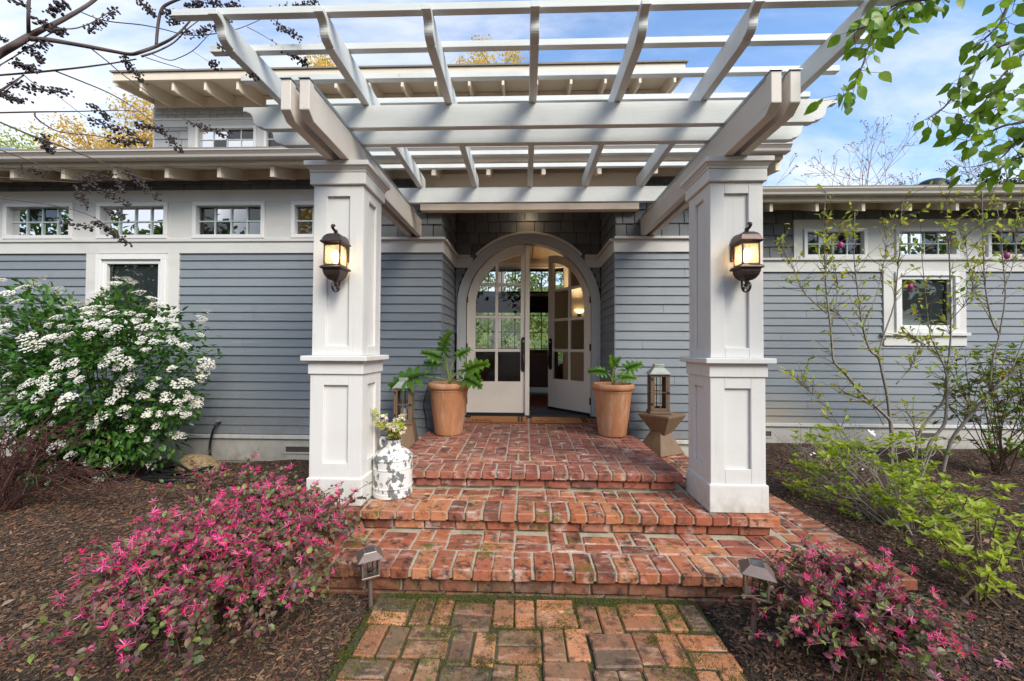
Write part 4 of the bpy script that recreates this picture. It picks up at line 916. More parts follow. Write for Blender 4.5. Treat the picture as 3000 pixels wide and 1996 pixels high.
zs = lambda y: 6.13+.16*(y-6.9)
part('soffit', MB().prism([(6.90, zs(6.9)+.10), (7.70, zs(7.7)+.10), (7.70, zs(7.7)+.12), (6.90, zs(6.9)+.12)], 'x', -7.42, 2.72), 'eave_paint')
for k in range(17):
    x = -6.975+.597*k
    if x < 2.7: part('rafter_tail', MB().prism([(6.905, 6.01), (6.99, 6.005), (YU+.02, 6.12), (YU+.02, zs(YU)+.101), (6.905, zs(6.9)+.101)], 'x', x-.022, x+.022), 'eave_paint', bevel=.003)
for x in (-7.45, 2.70): part('barge_board', MB().prism([(6.901, 6.11), (12, 6.93), (12, 7.09), (6.901, 6.27)], 'x', x, x+.04), 'eave_paint')
part('soffit', MB().prism([(6.92, zs(6.9)+.10), (12, zs(12)+.10), (12, zs(12)+.12), (6.92, zs(6.9)+.12)], 'x', -7.41, -7.38), 'eave_paint')
part('roof', MB().prism([(6.83, 6.318), (12, 7.15), (12, 7.2), (6.83, 6.345)], 'x', -7.49, 2.78), 'roof_shingle')
# recessed porch lamp in the ceiling (lit in the photograph: warm pool on the shingles)
m = MB(); m.lathe([(.055, 0), (.055, .02), (.04, .03)], 20, (XC, 5.28)); m.v = [(p[0], p[1], p[2]+3.318) for p in m.v]; dl = obj('downlight', m, 'bulb', H)
lt = bpy.data.lights.new('downlight', 'SPOT'); lt.energy = 2.2; lt.color = (1, .62, .28); lt.spot_size = math.radians(95); lt.spot_blend = .9; lt.shadow_soft_size = .04
lo = bpy.data.objects.new('downlight_lamp', lt); COL.objects.link(lo); lo.location = (XC, 5.29, 3.31); lo.parent = dl
lo.rotation_euler = Vector((0, -.45, 1)).to_track_quat('Z', 'Y').to_euler()
# --- room behind the door
mb = MB(); mb.box(-3.2, 2.2, YB+.165, 11.4, .40, .462); part('floor', mb, 'wood_floor')
mb = MB(); mb.box(-3.2, 2.2, YB+.17, 11.4, 3.9, 3.96); mb.box(-3.3, -3.2, YB+.17, 11.4, .4, 3.96); mb.box(2.2, 2.3, YB+.17, 11.4, .4, 3.96)
mb.box(.70, 2.2, 7.25, 7.35, .462, 3.9); mb.box(-3.2, .699, 7.255, 7.345, 2.86, 3.9); mb.box(-3.2, .699, 7.235, 7.254, 2.86, 2.93)
mb.box(-3.2, -2.2, 11.3, 11.4, .462, 3.9); mb.box(2.0, 2.2, 11.3, 11.4, .462, 3.9); mb.box(-2.2, 2.0, 11.3, 11.4, 3.62, 3.9); mb.box(-2.2, 2.0, 11.3, 11.4, 2.78, 2.95); mb.box(-2.2, 2.0, 11.3, 11.4, .462, .9)
part('interior_wall', mb, 'plaster')
for z0, z1, rows in ((2.95, 3.62, 1), (.90, 2.78, 4)):
    w = MB(); w.box(-2.2, 2.0, 11.33, 11.37, z0, z0+.05); w.box(-2.2, 2.0, 11.33, 11.37, z1-.05, z1); wi = part('window', w, 'dark_interior')
    for k in range(0, 12):
        q = MB(); x = -2.2+k*4.2/11; q.box(x-.012, x+.012, 11.34, 11.36, z0, z1); part('muntin', q, 'dark_interior', wi)
    for k in range(1, rows):
        q = MB(); z = z0+(z1-z0)*k/rows; q.box(-2.2, 2.0, 11.342, 11.358, z-.01, z+.01); part('muntin', q, 'dark_interior', wi)
    g = MB(); g.add([(-2.2, 11.345, z0), (2.0, 11.345, z0), (2.0, 11.345, z1), (-2.2, 11.345, z1)], [(0, 1, 2, 3)]); part('pane', g, 'thin_glass', wi)
box('ceiling_beam', 'weathered_wood', .13, .26, 6.0, 7.23, 3.02, 3.22)
sh = MB()
for k in range(5): sh.prism([(11.22, 2.40+k*.09), (11.25, 2.385+k*.09), (11.26, 2.49+k*.09), (11.24, 2.49+k*.09)], 'x', -2.25, 2.05)
tag(obj('roman_shade', sh, 'shade_fabric'), 'dark brown striped roman shade over the back window inside', 'window shade')
so_ = empty('sofa', 'dark brown leather sofa seen through the open door', 'sofa', (0, 0, 0))
q = MB(); q.prism([(7.9, .62), (7.9, 1.28), (7.98, 1.36), (8.12, 1.36), (8.2, 1.25), (8.2, .62)], 'x', -1.5, .66); obj('backrest', q, 'leather', so_, .02)
q = MB(); q.box(-1.5, .66, 8.201, 8.85, .60, .88); obj('seat', q, 'leather', so_, .04)
for x in (-1.72, .661): q = MB(); q.box(x, x+.22, 7.92, 8.85, .52, 1.08); obj('arm', q, 'leather', so_, .05)
for x in (-1.6, .7):
    for y in (8.0, 8.75): q = MB(); q.box(x, x+.06, y, y+.06, .462, .60); obj('leg', q, 'bark_dark', so_)
ws = empty('wall_sconce', 'lit glass bowl wall sconce inside the entry', 'wall lamp', (0, 0, 0))
q = MB(); q.lathe([(.015, 2.02), (.06, 2.035), (.095, 2.08), (.10, 2.095)], 20, (.98, 7.20), fy=.6); obj('lamp_shade', q, 'sconce_glow', ws, smooth=True)
q = MB(); q.box(.95, 1.01, 7.22, 7.249, 1.98, 2.08); obj('back_plate', q, 'bronze', ws)
lt = bpy.data.lights.new('sconce', 'SPOT'); lt.energy = 70; lt.spot_size = math.radians(130); lt.spot_blend = 1; lt.color = (1, .70, .38); lt.shadow_soft_size = .06; lo = bpy.data.objects.new('sconce_lamp', lt); COL.objects.link(lo); lo.location = (.98, 7.10, 2.13); lo.parent = ws; lo.rotation_euler = Vector((.1, .55, -1)).to_track_quat('Z', 'Y').to_euler()
ch = MB(); rr = random.Random(4)
for k in range(26):
    a = rr.uniform(0, 6.28); z = 1.42+rr.uniform(0, .22); ch.tube([(1.0+.02*math.cos(a), 7.22+.02*math.sin(a), z+.04), (1.0+.05*math.cos(a), 7.22+.04*math.sin(a)-.01, z-.01)], [.012, .003], 5)
ch.tube([(1.0, 7.23, 1.42), (1.0, 7.235, 1.78)], .004, 4)
tag(obj('chili_string', ch, 'dried_chili'), 'string of dried red chilies hanging on the inner wall', 'wall decoration')

# ================================================================== columns
def column(xc, lab):
    C_ = empty('porch_column', lab, 'column', (xc, 2.881, ZM), group='square panelled porch columns')
    def cb(name, h, z0, z1, bv=.004): q = MB(); q.box(-h, h, -h, h, z0-ZM, z1-ZM); return obj(name, q, 'white_paint', C_, bv)
    cb('base_block', .1925, ZM+.001, .496); 
    q = MB(); q.sq([(.1925, .496-ZM), (.182, .503-ZM)]); obj('base_cap', q, 'white_paint', C_)
    def shaft(h, z0, z1, p0, p1, w=.094):
        q = MB(); k = h-.020; q.box(-k, k, -k, k, z0-ZM, z1-ZM); obj('panel_core', q, 'white_paint', C_)
        for s in (-1, 1):
            for s2 in (-1, 1):
                q = MB(); a, b = sorted((s2*h, s2*(h-w))); c, d = sorted((s*h, s*(k+.001))); q.box(a, b, c, d, z0-ZM, z1-ZM); obj('stile', q, 'white_paint', C_, .002)
                q = MB(); a, b = sorted((s2*(h-.0205), s2*(h-w-.012))); q.box(c, d, a, b, z0-ZM, z1-ZM); obj('stile', q, 'white_paint', C_, .002)
            for a, b in ((z0, p0), (p1, z1)):
                q = MB(); q.box(-h+w+.0005, h-w-.0005, c, d, a-ZM, b-ZM); obj('rail', q, 'white_paint', C_, .002)
                q = MB(); q.box(c, d, -h+w+.0125, h-w-.0125, a-ZM, b-ZM); obj('rail', q, 'white_paint', C_, .002)
    shaft(.180, .500, 1.21, .60, 1.135); cb('frieze', .192, 1.21, 1.300); cb('ledge', .228, 1.3005, 1.337, .005)
    shaft(.174, 1.338, 2.52, 1.405, 2.445); cb('neck_frieze', .194, 2.521, 2.605)
    q = MB(); q.sq([(.196, 2.606-ZM), (.198, 2.618-ZM), (.212, 2.634-ZM), (.214, 2.640-ZM)]); obj('bed_moulding', q, 'white_paint', C_)
    cb('cap', .2245, 2.6405, 2.676, .004)
    return C_
XCL, XCR = .0546-1.352, .0546+1.362
column(XCL, 'white square porch column beside the milk can'); column(XCR, 'white square porch column beside the wooden lantern stool')

# ================================================================== pergola
PG = empty('pergola', 'pale painted timber pergola over the brick steps', 'pergola')
ZBT = 2.892
def beam(x0, x1):
    tail = [(2.153, 2.72), (2.21, 2.677), (4.568, 2.677), (4.568, ZBT), (2.153, ZBT)]
    b = obj('beam', MB().prism(tail, 'x', x0, x1), 'beam_paint', PG, .003)
    f = MB(); f.prism([(2.145, ZBT+.0005), (4.54, ZBT+.0005), (4.54, ZBT+.004), (2.145, ZBT+.004)], 'x', x0-.004, x1+.004)
    for xx in (x0-.0042, x1+.0012): f.box(xx, xx+.003, 2.20, 4.53, ZBT-.018, ZBT+.0004)
    obj('flashing', f, 'flashing_metal', b)
for x in (-1.262, -1.368, 1.312, 1.412): beam(x, x+.056)
def scroll(L_, Hh, n=7):
    """decorative rafter end in (u, z): tip at u=0 top, body starts at u=L_ with full height Hh"""
    pts = [(0, Hh), (0, Hh*.80)]
    for i in range(n+1): a = PI/2*i/n; pts.append((L_*.42*math.sin(a), Hh*.80-Hh*.36*(1-math.cos(a))))      # hollow
    for i in range(1, n+1): a = PI/2*i/n; pts.append((L_*.42+L_*.42*(1-math.cos(a)), Hh*.44-Hh*.36*math.sin(a)))
    pts += [(L_*.84, Hh*.03), (L_, 0)]
    return pts
def header(y, th, z0, h, half, m='pergola_paint'):
    s = scroll(.165, h); pl = [(XC-half+u_, z0+z) for u_, z in s]; prr = [(XC+half-u_, z0+z) for u_, z in s][::-1]
    return obj('header', MB().prism(pl+prr, 'y', y, y+th), m, PG, .003)
header(2.662, .046, ZBT+.005, .155, 2.0); header(2.885, .05, ZBT+.005, .155, 2.0)
obj('header', MB().box(-1.50, 1.60, 4.07, 4.115, ZBT+.005, ZBT+.16), 'pergola_paint', PG, .003)
ZJ = ZBT+.162; HJ = .138
for k in range(-3, 4):
    x = XC+.571*k; s = scroll(.15, HJ)
    prof = [(2.03+u_, ZJ+z) for u_, z in s]+[(4.20, ZJ), (4.20, ZJ+HJ)]
    obj('joist', MB().prism(prof, 'x', x-.025, x+.025), 'pergola_paint', PG, .003)
for k in range(8):
    y = 2.07+.265*k; q = MB(); q.box(XC-1.975, XC+1.975, y, y+.042, ZJ+HJ+.001, ZJ+HJ+.040); obj('slat', q, 'pergola_paint', PG, .002)

# ================================================================== porch objects
def sconce(x, lab, sgn):
    S = empty('wall_lantern', lab, 'wall lantern', (x, 2.7275, 0), group='lit bronze lanterns on the porch columns'); S.scale = (.93, .93, .93); S.location.z = .14
    by = -.122
    q = MB(); pl = [(-.05, 1.985), (.05, 1.985), (.05, 2.125)]+[(.05*math.cos(t)*.86, 2.125+.055*math.sin(t)) for t in np.linspace(0, PI, 13)]+[(-.05, 2.125)]
    q.prism(pl, 'y', -.020, -.001); pl2 = [(p[0]*.78, (p[1]-2.08)*.84+2.08) for p in pl]; q.prism(pl2, 'y', -.032, -.0195); obj('back_plate', q, 'bronze', S, .003)
    q = MB(); c = (0, by)
    q.sq([(.070, 2.106), (.067, 2.120), (.060, 2.137), (.048, 2.152), (.032, 2.163), (.014, 2.168)], c); obj('dome_roof', q, 'bronze', S)
    q = MB(); q.sq([(.066, 2.084), (.070, 2.088), (.076, 2.092), (.0785, 2.098), (.076, 2.104), (.070, 2.1075)], c); obj('roof_rim', q, 'bronze', S)
    q = MB(); q.sq([(.016, 2.1675), (.010, 2.172), (.010, 2.178)], c); q.ball((0, by, 2.187), .0125, 8); obj('finial', q, 'bronze', S, smooth=True, auto=50)
    q = MB(); q.tube(smooth_poly([(0, -.03, 2.135), (0, -.07, 2.160), (0, -.115, 2.176), (0, -.150, 2.186), (0, -.172, 2.198), (0, -.176, 2.212), (0, -.164, 2.220), (0, -.150, 2.214)]), .0065, 6)
    q.v = [(p[0]*1.8, p[1], p[2]) for p in q.v]; obj('hook', q, 'bronze', S, smooth=True)
    h0, h1, k = 1.930, 2.084, .0595
    q = MB()
    for sx in (-1, 1):
        for sy in (-1, 1): a, b = sorted((sx*k, sx*(k-.009))); cc, d = sorted((by+sy*k, by+sy*(k-.009))); q.box(a, b, cc, d, h0, h1)
    for z0, z1 in ((h0, h0+.009), (h1-.011, h1)):
        for s in (-1, 1):
            a, b = sorted((s*k, s*(k-.008))); q.box(a, b, by-k+.009, by+k-.009, z0, z1); cc, d = sorted((by+s*k, by+s*(k-.008))); q.box(-k+.009, k-.009, cc, d, z0, z1)
    cg = obj('cage', q, 'bronze', S, .001)
    for s in (-1, 1):
        g = MB(); g.add([(s*(k-.005), by-k+.009, h0+.009), (s*(k-.005), by+k-.009, h0+.009), (s*(k-.005), by+k-.009, h1-.011), (s*(k-.005), by-k+.009, h1-.011)], [(0, 1, 2, 3)]); obj('pane', g, 'seeded_glass', cg)
        g = MB(); g.add([(-k+.009, by+s*(k-.005), h0+.009), (k-.009, by+s*(k-.005), h0+.009), (k-.009, by+s*(k-.005), h1-.011), (-k+.009, by+s*(k-.005), h1-.011)], [(0, 1, 2, 3)]); obj('pane', g, 'seeded_glass', cg)
    q = MB(); q.sq([(.058, 1.9305), (.068, 1.928), (.0775, 1.920), (.0790, 1.913), (.074, 1.905), (.062, 1.902)], c); obj('base_rim', q, 'bronze', S)
    q = MB(); q.sq([(.062, 1.9015), (.060, 1.885), (.053, 1.862), (.040, 1.842), (.022, 1.829), (.010, 1.825), (.010, 1.815)], c); obj('bowl', q, 'bronze', S)
    for sx in (-1, 1):
        for sy in (-1, 1):
            r_ = MB(); r_.tube([(sx*h, by+sy*h, z) for h, z in ((.0615, 1.900), (.0595, 1.885), (.0525, 1.862), (.0395, 1.842), (.022, 1.829))], .0035, 5); obj('rib', r_, 'bronze', S, smooth=True)
    q = MB(); q.tube(smooth_poly([(0, by+.055, 1.868), (0, by+.060, 1.81), (0, by+.052, 1.775), (0, by+.022, 1.752), (0, by-.018, 1.752), (0, by-.044, 1.776), (0, by-.040, 1.803), (0, by-.018, 1.815), (0, by-.004, 1.803)]), .0045, 6)
    q.tube(smooth_poly([(0, by+.052, 1.772), (0, by+.036, 1.786), (0, by+.012, 1.790), (0, by+.006, 1.808), (0, by, 1.818)]), .0045, 6); q.ball((0, by+.012, 1.800), .009, 6); q.ball((0, by+.04, 1.778), .008, 6)
    q.v = [(p[0]*2.0, p[1], p[2]) for p in q.v]; obj('scroll', q, 'bronze', S, smooth=True)
    q = MB(); q.lathe([(.010, 1.955), (.022, 1.978), (.027, 1.996), (.026, 2.012), (.016, 2.032), (.010, 2.050)], 14, c); b_ = obj('light_bulb', q, 'bulb', S, smooth=True)
    q = MB(); q.lathe([(.012, 2.0505), (.012, 2.082)], 10, c); obj('socket', q, 'bronze', S)
    lt = bpy.data.lights.new('lantern', 'POINT'); lt.energy = 3.2; lt.color = (1, .76, .48); lt.shadow_soft_size = .028; lo = bpy.data.objects.new('lantern_lamp', lt); COL.objects.link(lo); lo.location = (0, by-.001, 2.0); lo.parent = b_
    b_.visible_shadow = True
sconce(-1.268, 'lit bronze lantern with seeded glass on the left porch column above the milk can', -1)
sconce(1.430, 'lit bronze lantern with seeded glass on the porch column beside the magnolia', 1)

def lathe_obj(name, prof, c, m, parent=None, n=36, auto=40):
    q = MB(); q.lathe(prof, n, c); return obj(name, q, m, parent, smooth=True, auto=auto)
def pot(x, y, s, lab):
    P_ = empty('terracotta_pot', lab, 'flower pot', (x, y, ZL+.004), group='terracotta pots either side of the door')
    lathe_obj('body', [(.135*s, 0), (.146*s, .004), (.152*s, .02), (.178*s, .22), (.206*s, .462), (.208*s, .470), (.190*s, .470), (.150*s, .10), (.10*s, .08)], (0, 0), 'terracotta', P_)
    lathe_obj('rim', [(.196*s, .470), (.212*s, .471), (.214*s, .482), (.209*s, .489), (.222*s, .494), (.234*s, .506), (.237*s, .525), (.234*s, .546), (.222*s, .558), (.206*s, .559), (.198*s, .548), (.196*s, .474)], (0, 0), 'terracotta', P_)
    q = MB(); q.lathe([(.195*s, .505), (.10*s, .515), (.01, .52)], 24); obj('soil', q, 'soil', P_, smooth=True)
    return P_
pot(-.832, 4.363, 1.0, 'large terracotta pot holding the leafier plant, left of the door'); pot(.958, 4.388, .985, 'large terracotta pot with the small sparse plant, right of the door')
def philo_mesh(seed):
    r = random.Random(seed); V = []; F = []; n = 6
    rib = [(i/(n), 0, .10*math.sin(i/n*PI)*1.0-.16*(i/n)**2) for i in range(n+1)]
    def v(*p): V.append(p); return len(V)-1
    ri = [v(*p) for p in rib]
    for s in (-1, 1):
        for i in range(n):
            x0 = rib[i][0]; L_ = (.50-.36*abs(i/n-.28)) * r.uniform(.85, 1.1); ang = math.radians(118-16*i) if i > 0 else math.radians(150)
            dx, dy = math.cos(ang), math.sin(ang)*s; px, py = -dy*s, dx*s
            mid = [x0+.5/n, 0, (rib[i][2]+rib[i+1][2])/2]; w = .046; zt = -.14*L_-.02*r.random()
            a = v(x0+dx*L_*.5-abs(px)*w*.9, s*w*.1+dy*L_*.5, rib[i][2]+.05); b = v(x0+1/n*.8+dx*L_*.5+w*.6, dy*L_*.5, rib[i+1][2]+.05)
            c = v(x0+dx*L_*.85-w*.7, dy*L_*.82, rib[i][2]+.02); d = v(x0+dx*L_*.80+w*1.3, dy*L_*.86, rib[i][2]+.02); t = v(x0+dx*L_+w*.2, dy*L_*1.02, rib[i][2]+zt)
            F.append((ri[i], a, b, ri[i+1])); F.append((a, c, d, b)); F.append((c, t, d))
    tip = v(1.12, 0, rib[-1][2]-.05); l = v(1.03, .07, rib[-1][2]); r2 = v(1.03, -.07, rib[-1][2]); F += [(ri[-1], l, tip), (ri[-1], tip, r2)]
    return mesh_of('philodendron_leaf', V, F, 'philodendron_leaf', True)
PHM = [philo_mesh(i) for i in range(3)]
def orient(loc, d, up_, s):
    d = Vector(d).normalized(); w = Vector(up_).cross(d).normalized(); u_ = d.cross(w)
    return Matrix(((d.x*s, w.x*s, u_.x*s, loc[0]), (d.y*s, w.y*s, u_.y*s, loc[1]), (d.z*s, w.z*s, u_.z*s, loc[2]), (0, 0, 0, 1)))
def philo(x, y, z, leaves, lab, g=1.10):
    P_ = empty('potted_plant', lab, 'plant', (x, y, z))
    for k, (att, d, s, u_) in enumerate(leaves):
        st_ = MB(); a = Vector(att); st_.tube(smooth_poly([(0, 0, 0), (a.x*.30, a.y*.3, a.z*.62), tuple(a)]), [.008, .008, .0075, .007, .0065, .006, .005], 6); so2 = obj('stem', st_, 'lime_stem', P_, smooth=True)
        l = link('leaf', PHM[k % 3], P_, orient(att, d, u_, s*g))
def stem_mat(): mat('lime_stem', (.22, .27, .06), .5)
stem_mat()
philo(-.832, 4.363, 1.0, [((-.25, -.10, .09), (-1, -.15, -.28), .33, (.1, -.75, .7)), ((-.07, .0, .32), (.25, -.35, .75), .24, (-.3, -1, .45)), ((-.08, -.05, .27), (-.9, -.3, .38), .19, (.1, -.8, .7)),
     ((-.11, .06, .20), (-1, .1, .15), .17, (0, -.8, .6)), ((.17, -.03, .13), (.85, -.3, .35), .25, (-.3, -.9, .4)), ((.15, -.12, .06), (.85, -.45, -.22), .22, (.1, -.8, .65)), ((.06, .08, .28), (.7, .3, .5), .17, (-.3, -.9, .4)), ((.20, .02, .17), (.6, -.5, -.5), .20, (.3, -.9, .5))],
      'leafy split-leaf philodendron in the pot left of the door')
philo(.958, 4.388, 1.0, [((-.07, -.03, .13), (-.95, -.2, .12), .17, (.1, -.8, .7)), ((.01, 0, .19), (-.2, -.4, .6), .13, (-.2, -1, .5)), ((.12, .0, .15), (.85, -.2, .42), .18, (-.3, -.9, .5)), ((.06, -.06, .07), (.95, -.3, .1), .15, (0, -.8, .7)), ((.01, .02, .21), (.5, -.2, .6), .10, (-.2, -1, .5))],
      'small split-leaf plant with few leaves in the pot right of the door')
# tilting wooden lanterns on hourglass stools
def stool(x, y, h, rz, lab, s=1.0):
    S = empty('stool', lab, 'stool', (x, y, ZM+.003), rz, group='hourglass wooden stools on the porch')
    q = MB(); q.sq([(.165*s, 0), (.165*s, .012), (.052*s, h*.62)], (0, 0), .0); obj('lower_block', q, 'stool_wood', S, .004)
    q = MB(); q.sq([(.038*s, h*.36), (.172*s, h-.022), (.172*s, h)], (.012, -.012), .22); obj('upper_block', q, 'stool_wood', S, .004)
    return S
def lantern(x, y, z, hh, rz, lab, candle=True):
    N = empty('wooden_lantern', lab, 'lantern', (x, y, z), rz, group='wooden candle lanterns on stools'); b = .094
    q = MB(); q.box(-.105, .105, -.105, .105, .002, .022); obj('plinth', q, 'weathered_wood', N, .003)
    q = MB(); q.box(-b, b, -b, b, .0225, .034); obj('floor', q, 'weathered_wood', N)
    z0, z1 = .0345, hh
    for sx in (-1, 1):
        for sy in (-1, 1):
            q = MB(); a, c = sorted((sx*b, sx*(b-.022))); d, e = sorted((sy*b, sy*(b-.022))); q.box(a, c, d, e, z0, z1); obj('post', q, 'weathered_wood', N, .002)
    for s in (-1, 1):
        for ax in (0, 1):
            q = MB()
            def bx(u0, u1, t0, t1, w0, w1):
                a, c = sorted((s*t0, s*t1))
                q.box(u0, u1, a, c, w0, w1) if ax == 0 else q.box(a, c, u0, u1, w0, w1)
            w = b-.0225
            bx(-w, -w+.017, b-.016, b-.002, z0, z1); bx(w-.017, w, b-.016, b-.002, z0, z1); bx(-w+.017, w-.017, b-.016, b-.002, z0, z0+.024); bx(-w+.017, w-.017, b-.016, b-.002, z1-.024, z1)
            bx(-.004, .004, b-.013, b-.005, z0+.024, z1-.024); bx(-w+.017, w-.017, b-.0125, b-.0055, (z0+z1)/2-.004, (z0+z1)/2+.004)
            f_ = obj('door_frame' if (ax == 0 and s < 0) else 'side_frame', q, 'weathered_wood', N, .0015)
            g = MB(); t = s*(b-.0095); P4 = [(-w+.017, z0+.024), (w-.017, z0+.024), (w-.017, z1-.024), (-w+.017, z1-.024)]
            g.add([(p[0], t, p[1]) if ax == 0 else (t, p[0], p[1]) for p in P4], [(0, 1, 2, 3)]); obj('pane', g, 'thin_glass', f_)
    for zz in (z0+.055, z1-.06): q = MB(); q.box(-b+.006, -b+.022, -b-.004, -b-.0002, zz, zz+.025); obj('hinge', q, 'rubber_black', N)
    q = MB(); q.box(b-.028, b-.002, -b-.010, -b-.0002, (z0+z1)/2-.006, (z0+z1)/2+.008); obj('latch', q, 'rubber_black', N)
    q = MB(); q.sq([(.109, z1+.0005), (.109, z1+.006), (.102, z1+.010), (.052, z1+.068), (.050, z1+.070)]); obj('roof', q, 'zinc_sheet', N)
    q = MB(); q.sq([(.049, z1+.0705), (.049, z1+.104), (.046, z1+.106)]); obj('chimney', q, 'zinc_sheet', N, .003)
    if candle: q = MB(); q.lathe([(.036, .0345), (.036, .16), (.03, .163), (.004, .158)], 18); obj('candle', q, 'candle_wax', N, smooth=True, auto=40)
    return N
stool(1.415, 4.22, .405, math.radians(28), 'hourglass wooden stool standing free on the brick step right of the door'); lantern(1.40, 4.23, ZM+.409, .405, math.radians(-6), 'wooden lantern with zinc roof on the stool right of the door', False)
pd = empty('pedestal', 'tapered brown wooden pedestal partly hidden behind the milk can', 'pedestal', (-1.295, 4.25, ZM+.003), .14); q = MB(); q.sq([(.150, 0), (.150, .012), (.108, .24), (.108, .258)]); obj('block', q, 'stool_wood', pd, .004); lantern(-1.295, 4.25, ZM+.265, .385, math.radians(8), 'wooden lantern with candle under the philodendron leaf', True)
# milk can with flowers
MCX, MCY = -.972, 2.935
mc = empty('milk_can', 'chipped white painted milk can beside the left porch column', 'milk can', (MCX, MCY, ZM+.002))
lathe_obj('body', [(.138, 0), (.142, .004), (.142, .034), (.1395, .036), (.1395, .062), (.143, .066), (.143, .074), (.1395, .078), (.1395, .196), (.143, .200), (.143, .208), (.1395, .212), (.1395, .262), (.145, .266), (.145, .276), (.140, .282)], (0, 0), 'milk_can_paint', mc, 44)
lathe_obj('shoulder', [(.141, .2825), (.120, .306), (.085, .328), (.062, .340), (.055, .346)], (0, 0), 'milk_can_paint', mc, 44)
lathe_obj('neck', [(.056, .3465), (.054, .352), (.054, .384), (.061, .394), (.063, .398), (.058, .399), (.050, .384), (.050, .35)], (0, 0), 'milk_can_paint', mc, 30)
q = MB(); q.tube(smooth_poly([(-.075, .02, .330), (-.098, .02, .345), (-.104, .02, .385), (-.085, .02, .405), (-.062, .02, .398)]), .009, 8); obj('handle', q, 'milk_can_paint', mc, smooth=True)
bq = empty('flower_bunch', 'bunch of pale pink blossoms and lime leaves in the milk can', 'flowers', (MCX, MCY, ZM+.36))
def leaf_object_mesh(name, m, L_=1., w=.85, curl=.2):
    V = []; F = []; n = 5
    for i in range(n+1):
        t = i/n; ww = w*.5*math.sin(PI*min(1, t*1.02)**.85)*(1 if i not in (0, n) else .0); z = -curl*t*t
        V += [(t*L_, -ww, z+.10*ww), (t*L_, 0, z), (t*L_, ww, z+.10*ww)]
    for i in range(n):
        a = i*3; F += [(a, a+3, a+4, a+1), (a+1, a+4, a+5, a+2)]
    return mesh_of(name, V, F, m, True)
BL = [leaf_object_mesh('bouquet_leaf', 'bouquet_leaf', 1, .62, c) for c in (.05, .25, .4)]
def blossom_mesh(m, name='blossom', n=5, seed=0):
    r = random.Random(seed); V = [(0, 0, 0)]; F = []
    for k in range(n):
        a = 2*PI*k/n+r.uniform(-.15, .15); c, s = math.cos(a), math.sin(a); b = len(V); up_ = r.uniform(.1, .5)
        V += [(c*.5-s*.34, s*.5+c*.34, .12+up_*.5), (c*1.0-s*.18, s*1.0+c*.18, .2+up_), (c*1.0+s*.18, s*1.0-c*.18, .2+up_), (c*.5+s*.34, s*.5-c*.34, .12+up_*.5)]
        F += [(0, b, b+3), (b, b+1, b+2, b+3)]
    return mesh_of(name, V, F, m, True)
BB = [blossom_mesh('bouquet_petal', seed=i) for i in range(3)]
rb = random.Random(8); sm2 = MB()
for k in range(26):
    a = rb.uniform(0, 2*PI); tilt = rb.uniform(0, 1)**.7; hgt = rb.uniform(.10, .215); t = (math.cos(a)*tilt*.125, math.sin(a)*tilt*.10, hgt)
    if k == 0: t = (-.165, -.03, .27)
    if k == 1: t = (-.13, -.04, .20)
    if k == 2: t = (.10, -.03, .235)
    pl = smooth_poly([(t[0]*.1, t[1]*.1, 0), (t[0]*.45, t[1]*.45, t[2]*.6), t]); sm2.tube(pl, .0017, 4)
    for j in range(4 if k > 2 else 6):
        f = rb.uniform(.45, 1); p, d = along(pl, f); dd = Vector((rb.uniform(-1, 1), rb.uniform(-1, .6), rb.uniform(-.2, .8)))
        link('leaf', rb.choice(BL), bq, orient(p, dd, (rb.uniform(-.3, .3), -.6, 1), rb.uniform(.034, .056)))
    if k > 1:
        for j in range(3):
            p, d = along(pl, rb.uniform(.7, 1)); p = p+np.array([rb.uniform(-.012, .012), rb.uniform(-.015, .01), rb.uniform(-.005, .012)])
            link('blossom', rb.choice(BB), bq, orient(p, (rb.uniform(-1, 1), rb.uniform(-1, 1), .2), (rb.uniform(-.6, .6), -1, .7), rb.uniform(.013, .020)))
obj('stem', sm2, 'bark_brown', bq)
# door mats
def doormat(x0, x1, y0, y1, rz, lab):
    c = ((x0+x1)/2, (y0+y1)/2); w, d = (x1-x0)/2, (y1-y0)/2
    M_ = empty('doormat', lab, 'doormat', (c[0], c[1], ZL+.005), rz, group='coir doormats before the door')
    q = MB(); nx, ny = 24, 14; rr = random.Random(2); V = []
    for j in range(ny+1):
        for i in range(nx+1): e = (i in (0, nx) or j in (0, ny)); V.append((-w+2*w*i/nx+(rr.uniform(-.004, .004)), -d+2*d*j/ny+rr.uniform(-.004, .004), .018+(0 if not e else -.004)+rr.uniform(-.0012, .0012)))
    F = [(j*(nx+1)+i, j*(nx+1)+i+1, (j+1)*(nx+1)+i+1, (j+1)*(nx+1)+i) for j in range(ny) for i in range(nx)]; q.add(V, F); q.box(-w+.004, w-.004, -d+.004, d-.004, 0, .0145); obj('coir_pile', q, 'coir', M_, smooth=False)
    for u_ in (.045, .085): q = MB(); q.box(w-u_-.022, w-u_, -d+.004, d-.004, .0195, .0235); obj('stripe', q, 'black_print', M_)
    q = MB()
    for k in range(70):
        x = -w+.05+rr.uniform(0, .26); y = -d+.03+abs(rr.gauss(0, .03)); s = rr.uniform(.003, .008); q.box(x, x+s*1.5, y, y+s, .0192, .0222)
    obj('worn_print', q, 'black_print', M_)
doormat(-.725, .02, 5.00, 5.385, .01, 'coir doormat in front of the closed door leaf'); doormat(.09, .84, 4.99, 5.375, -.012, 'coir doormat in front of the open door leaf')
q = MB(); q.box(.06, 1.0, 5.66, 6.2, .4625, .472); tag(obj('inside_mat', q, 'rubber_black'), 'black mat on the wood floor just inside the open door', 'mat')
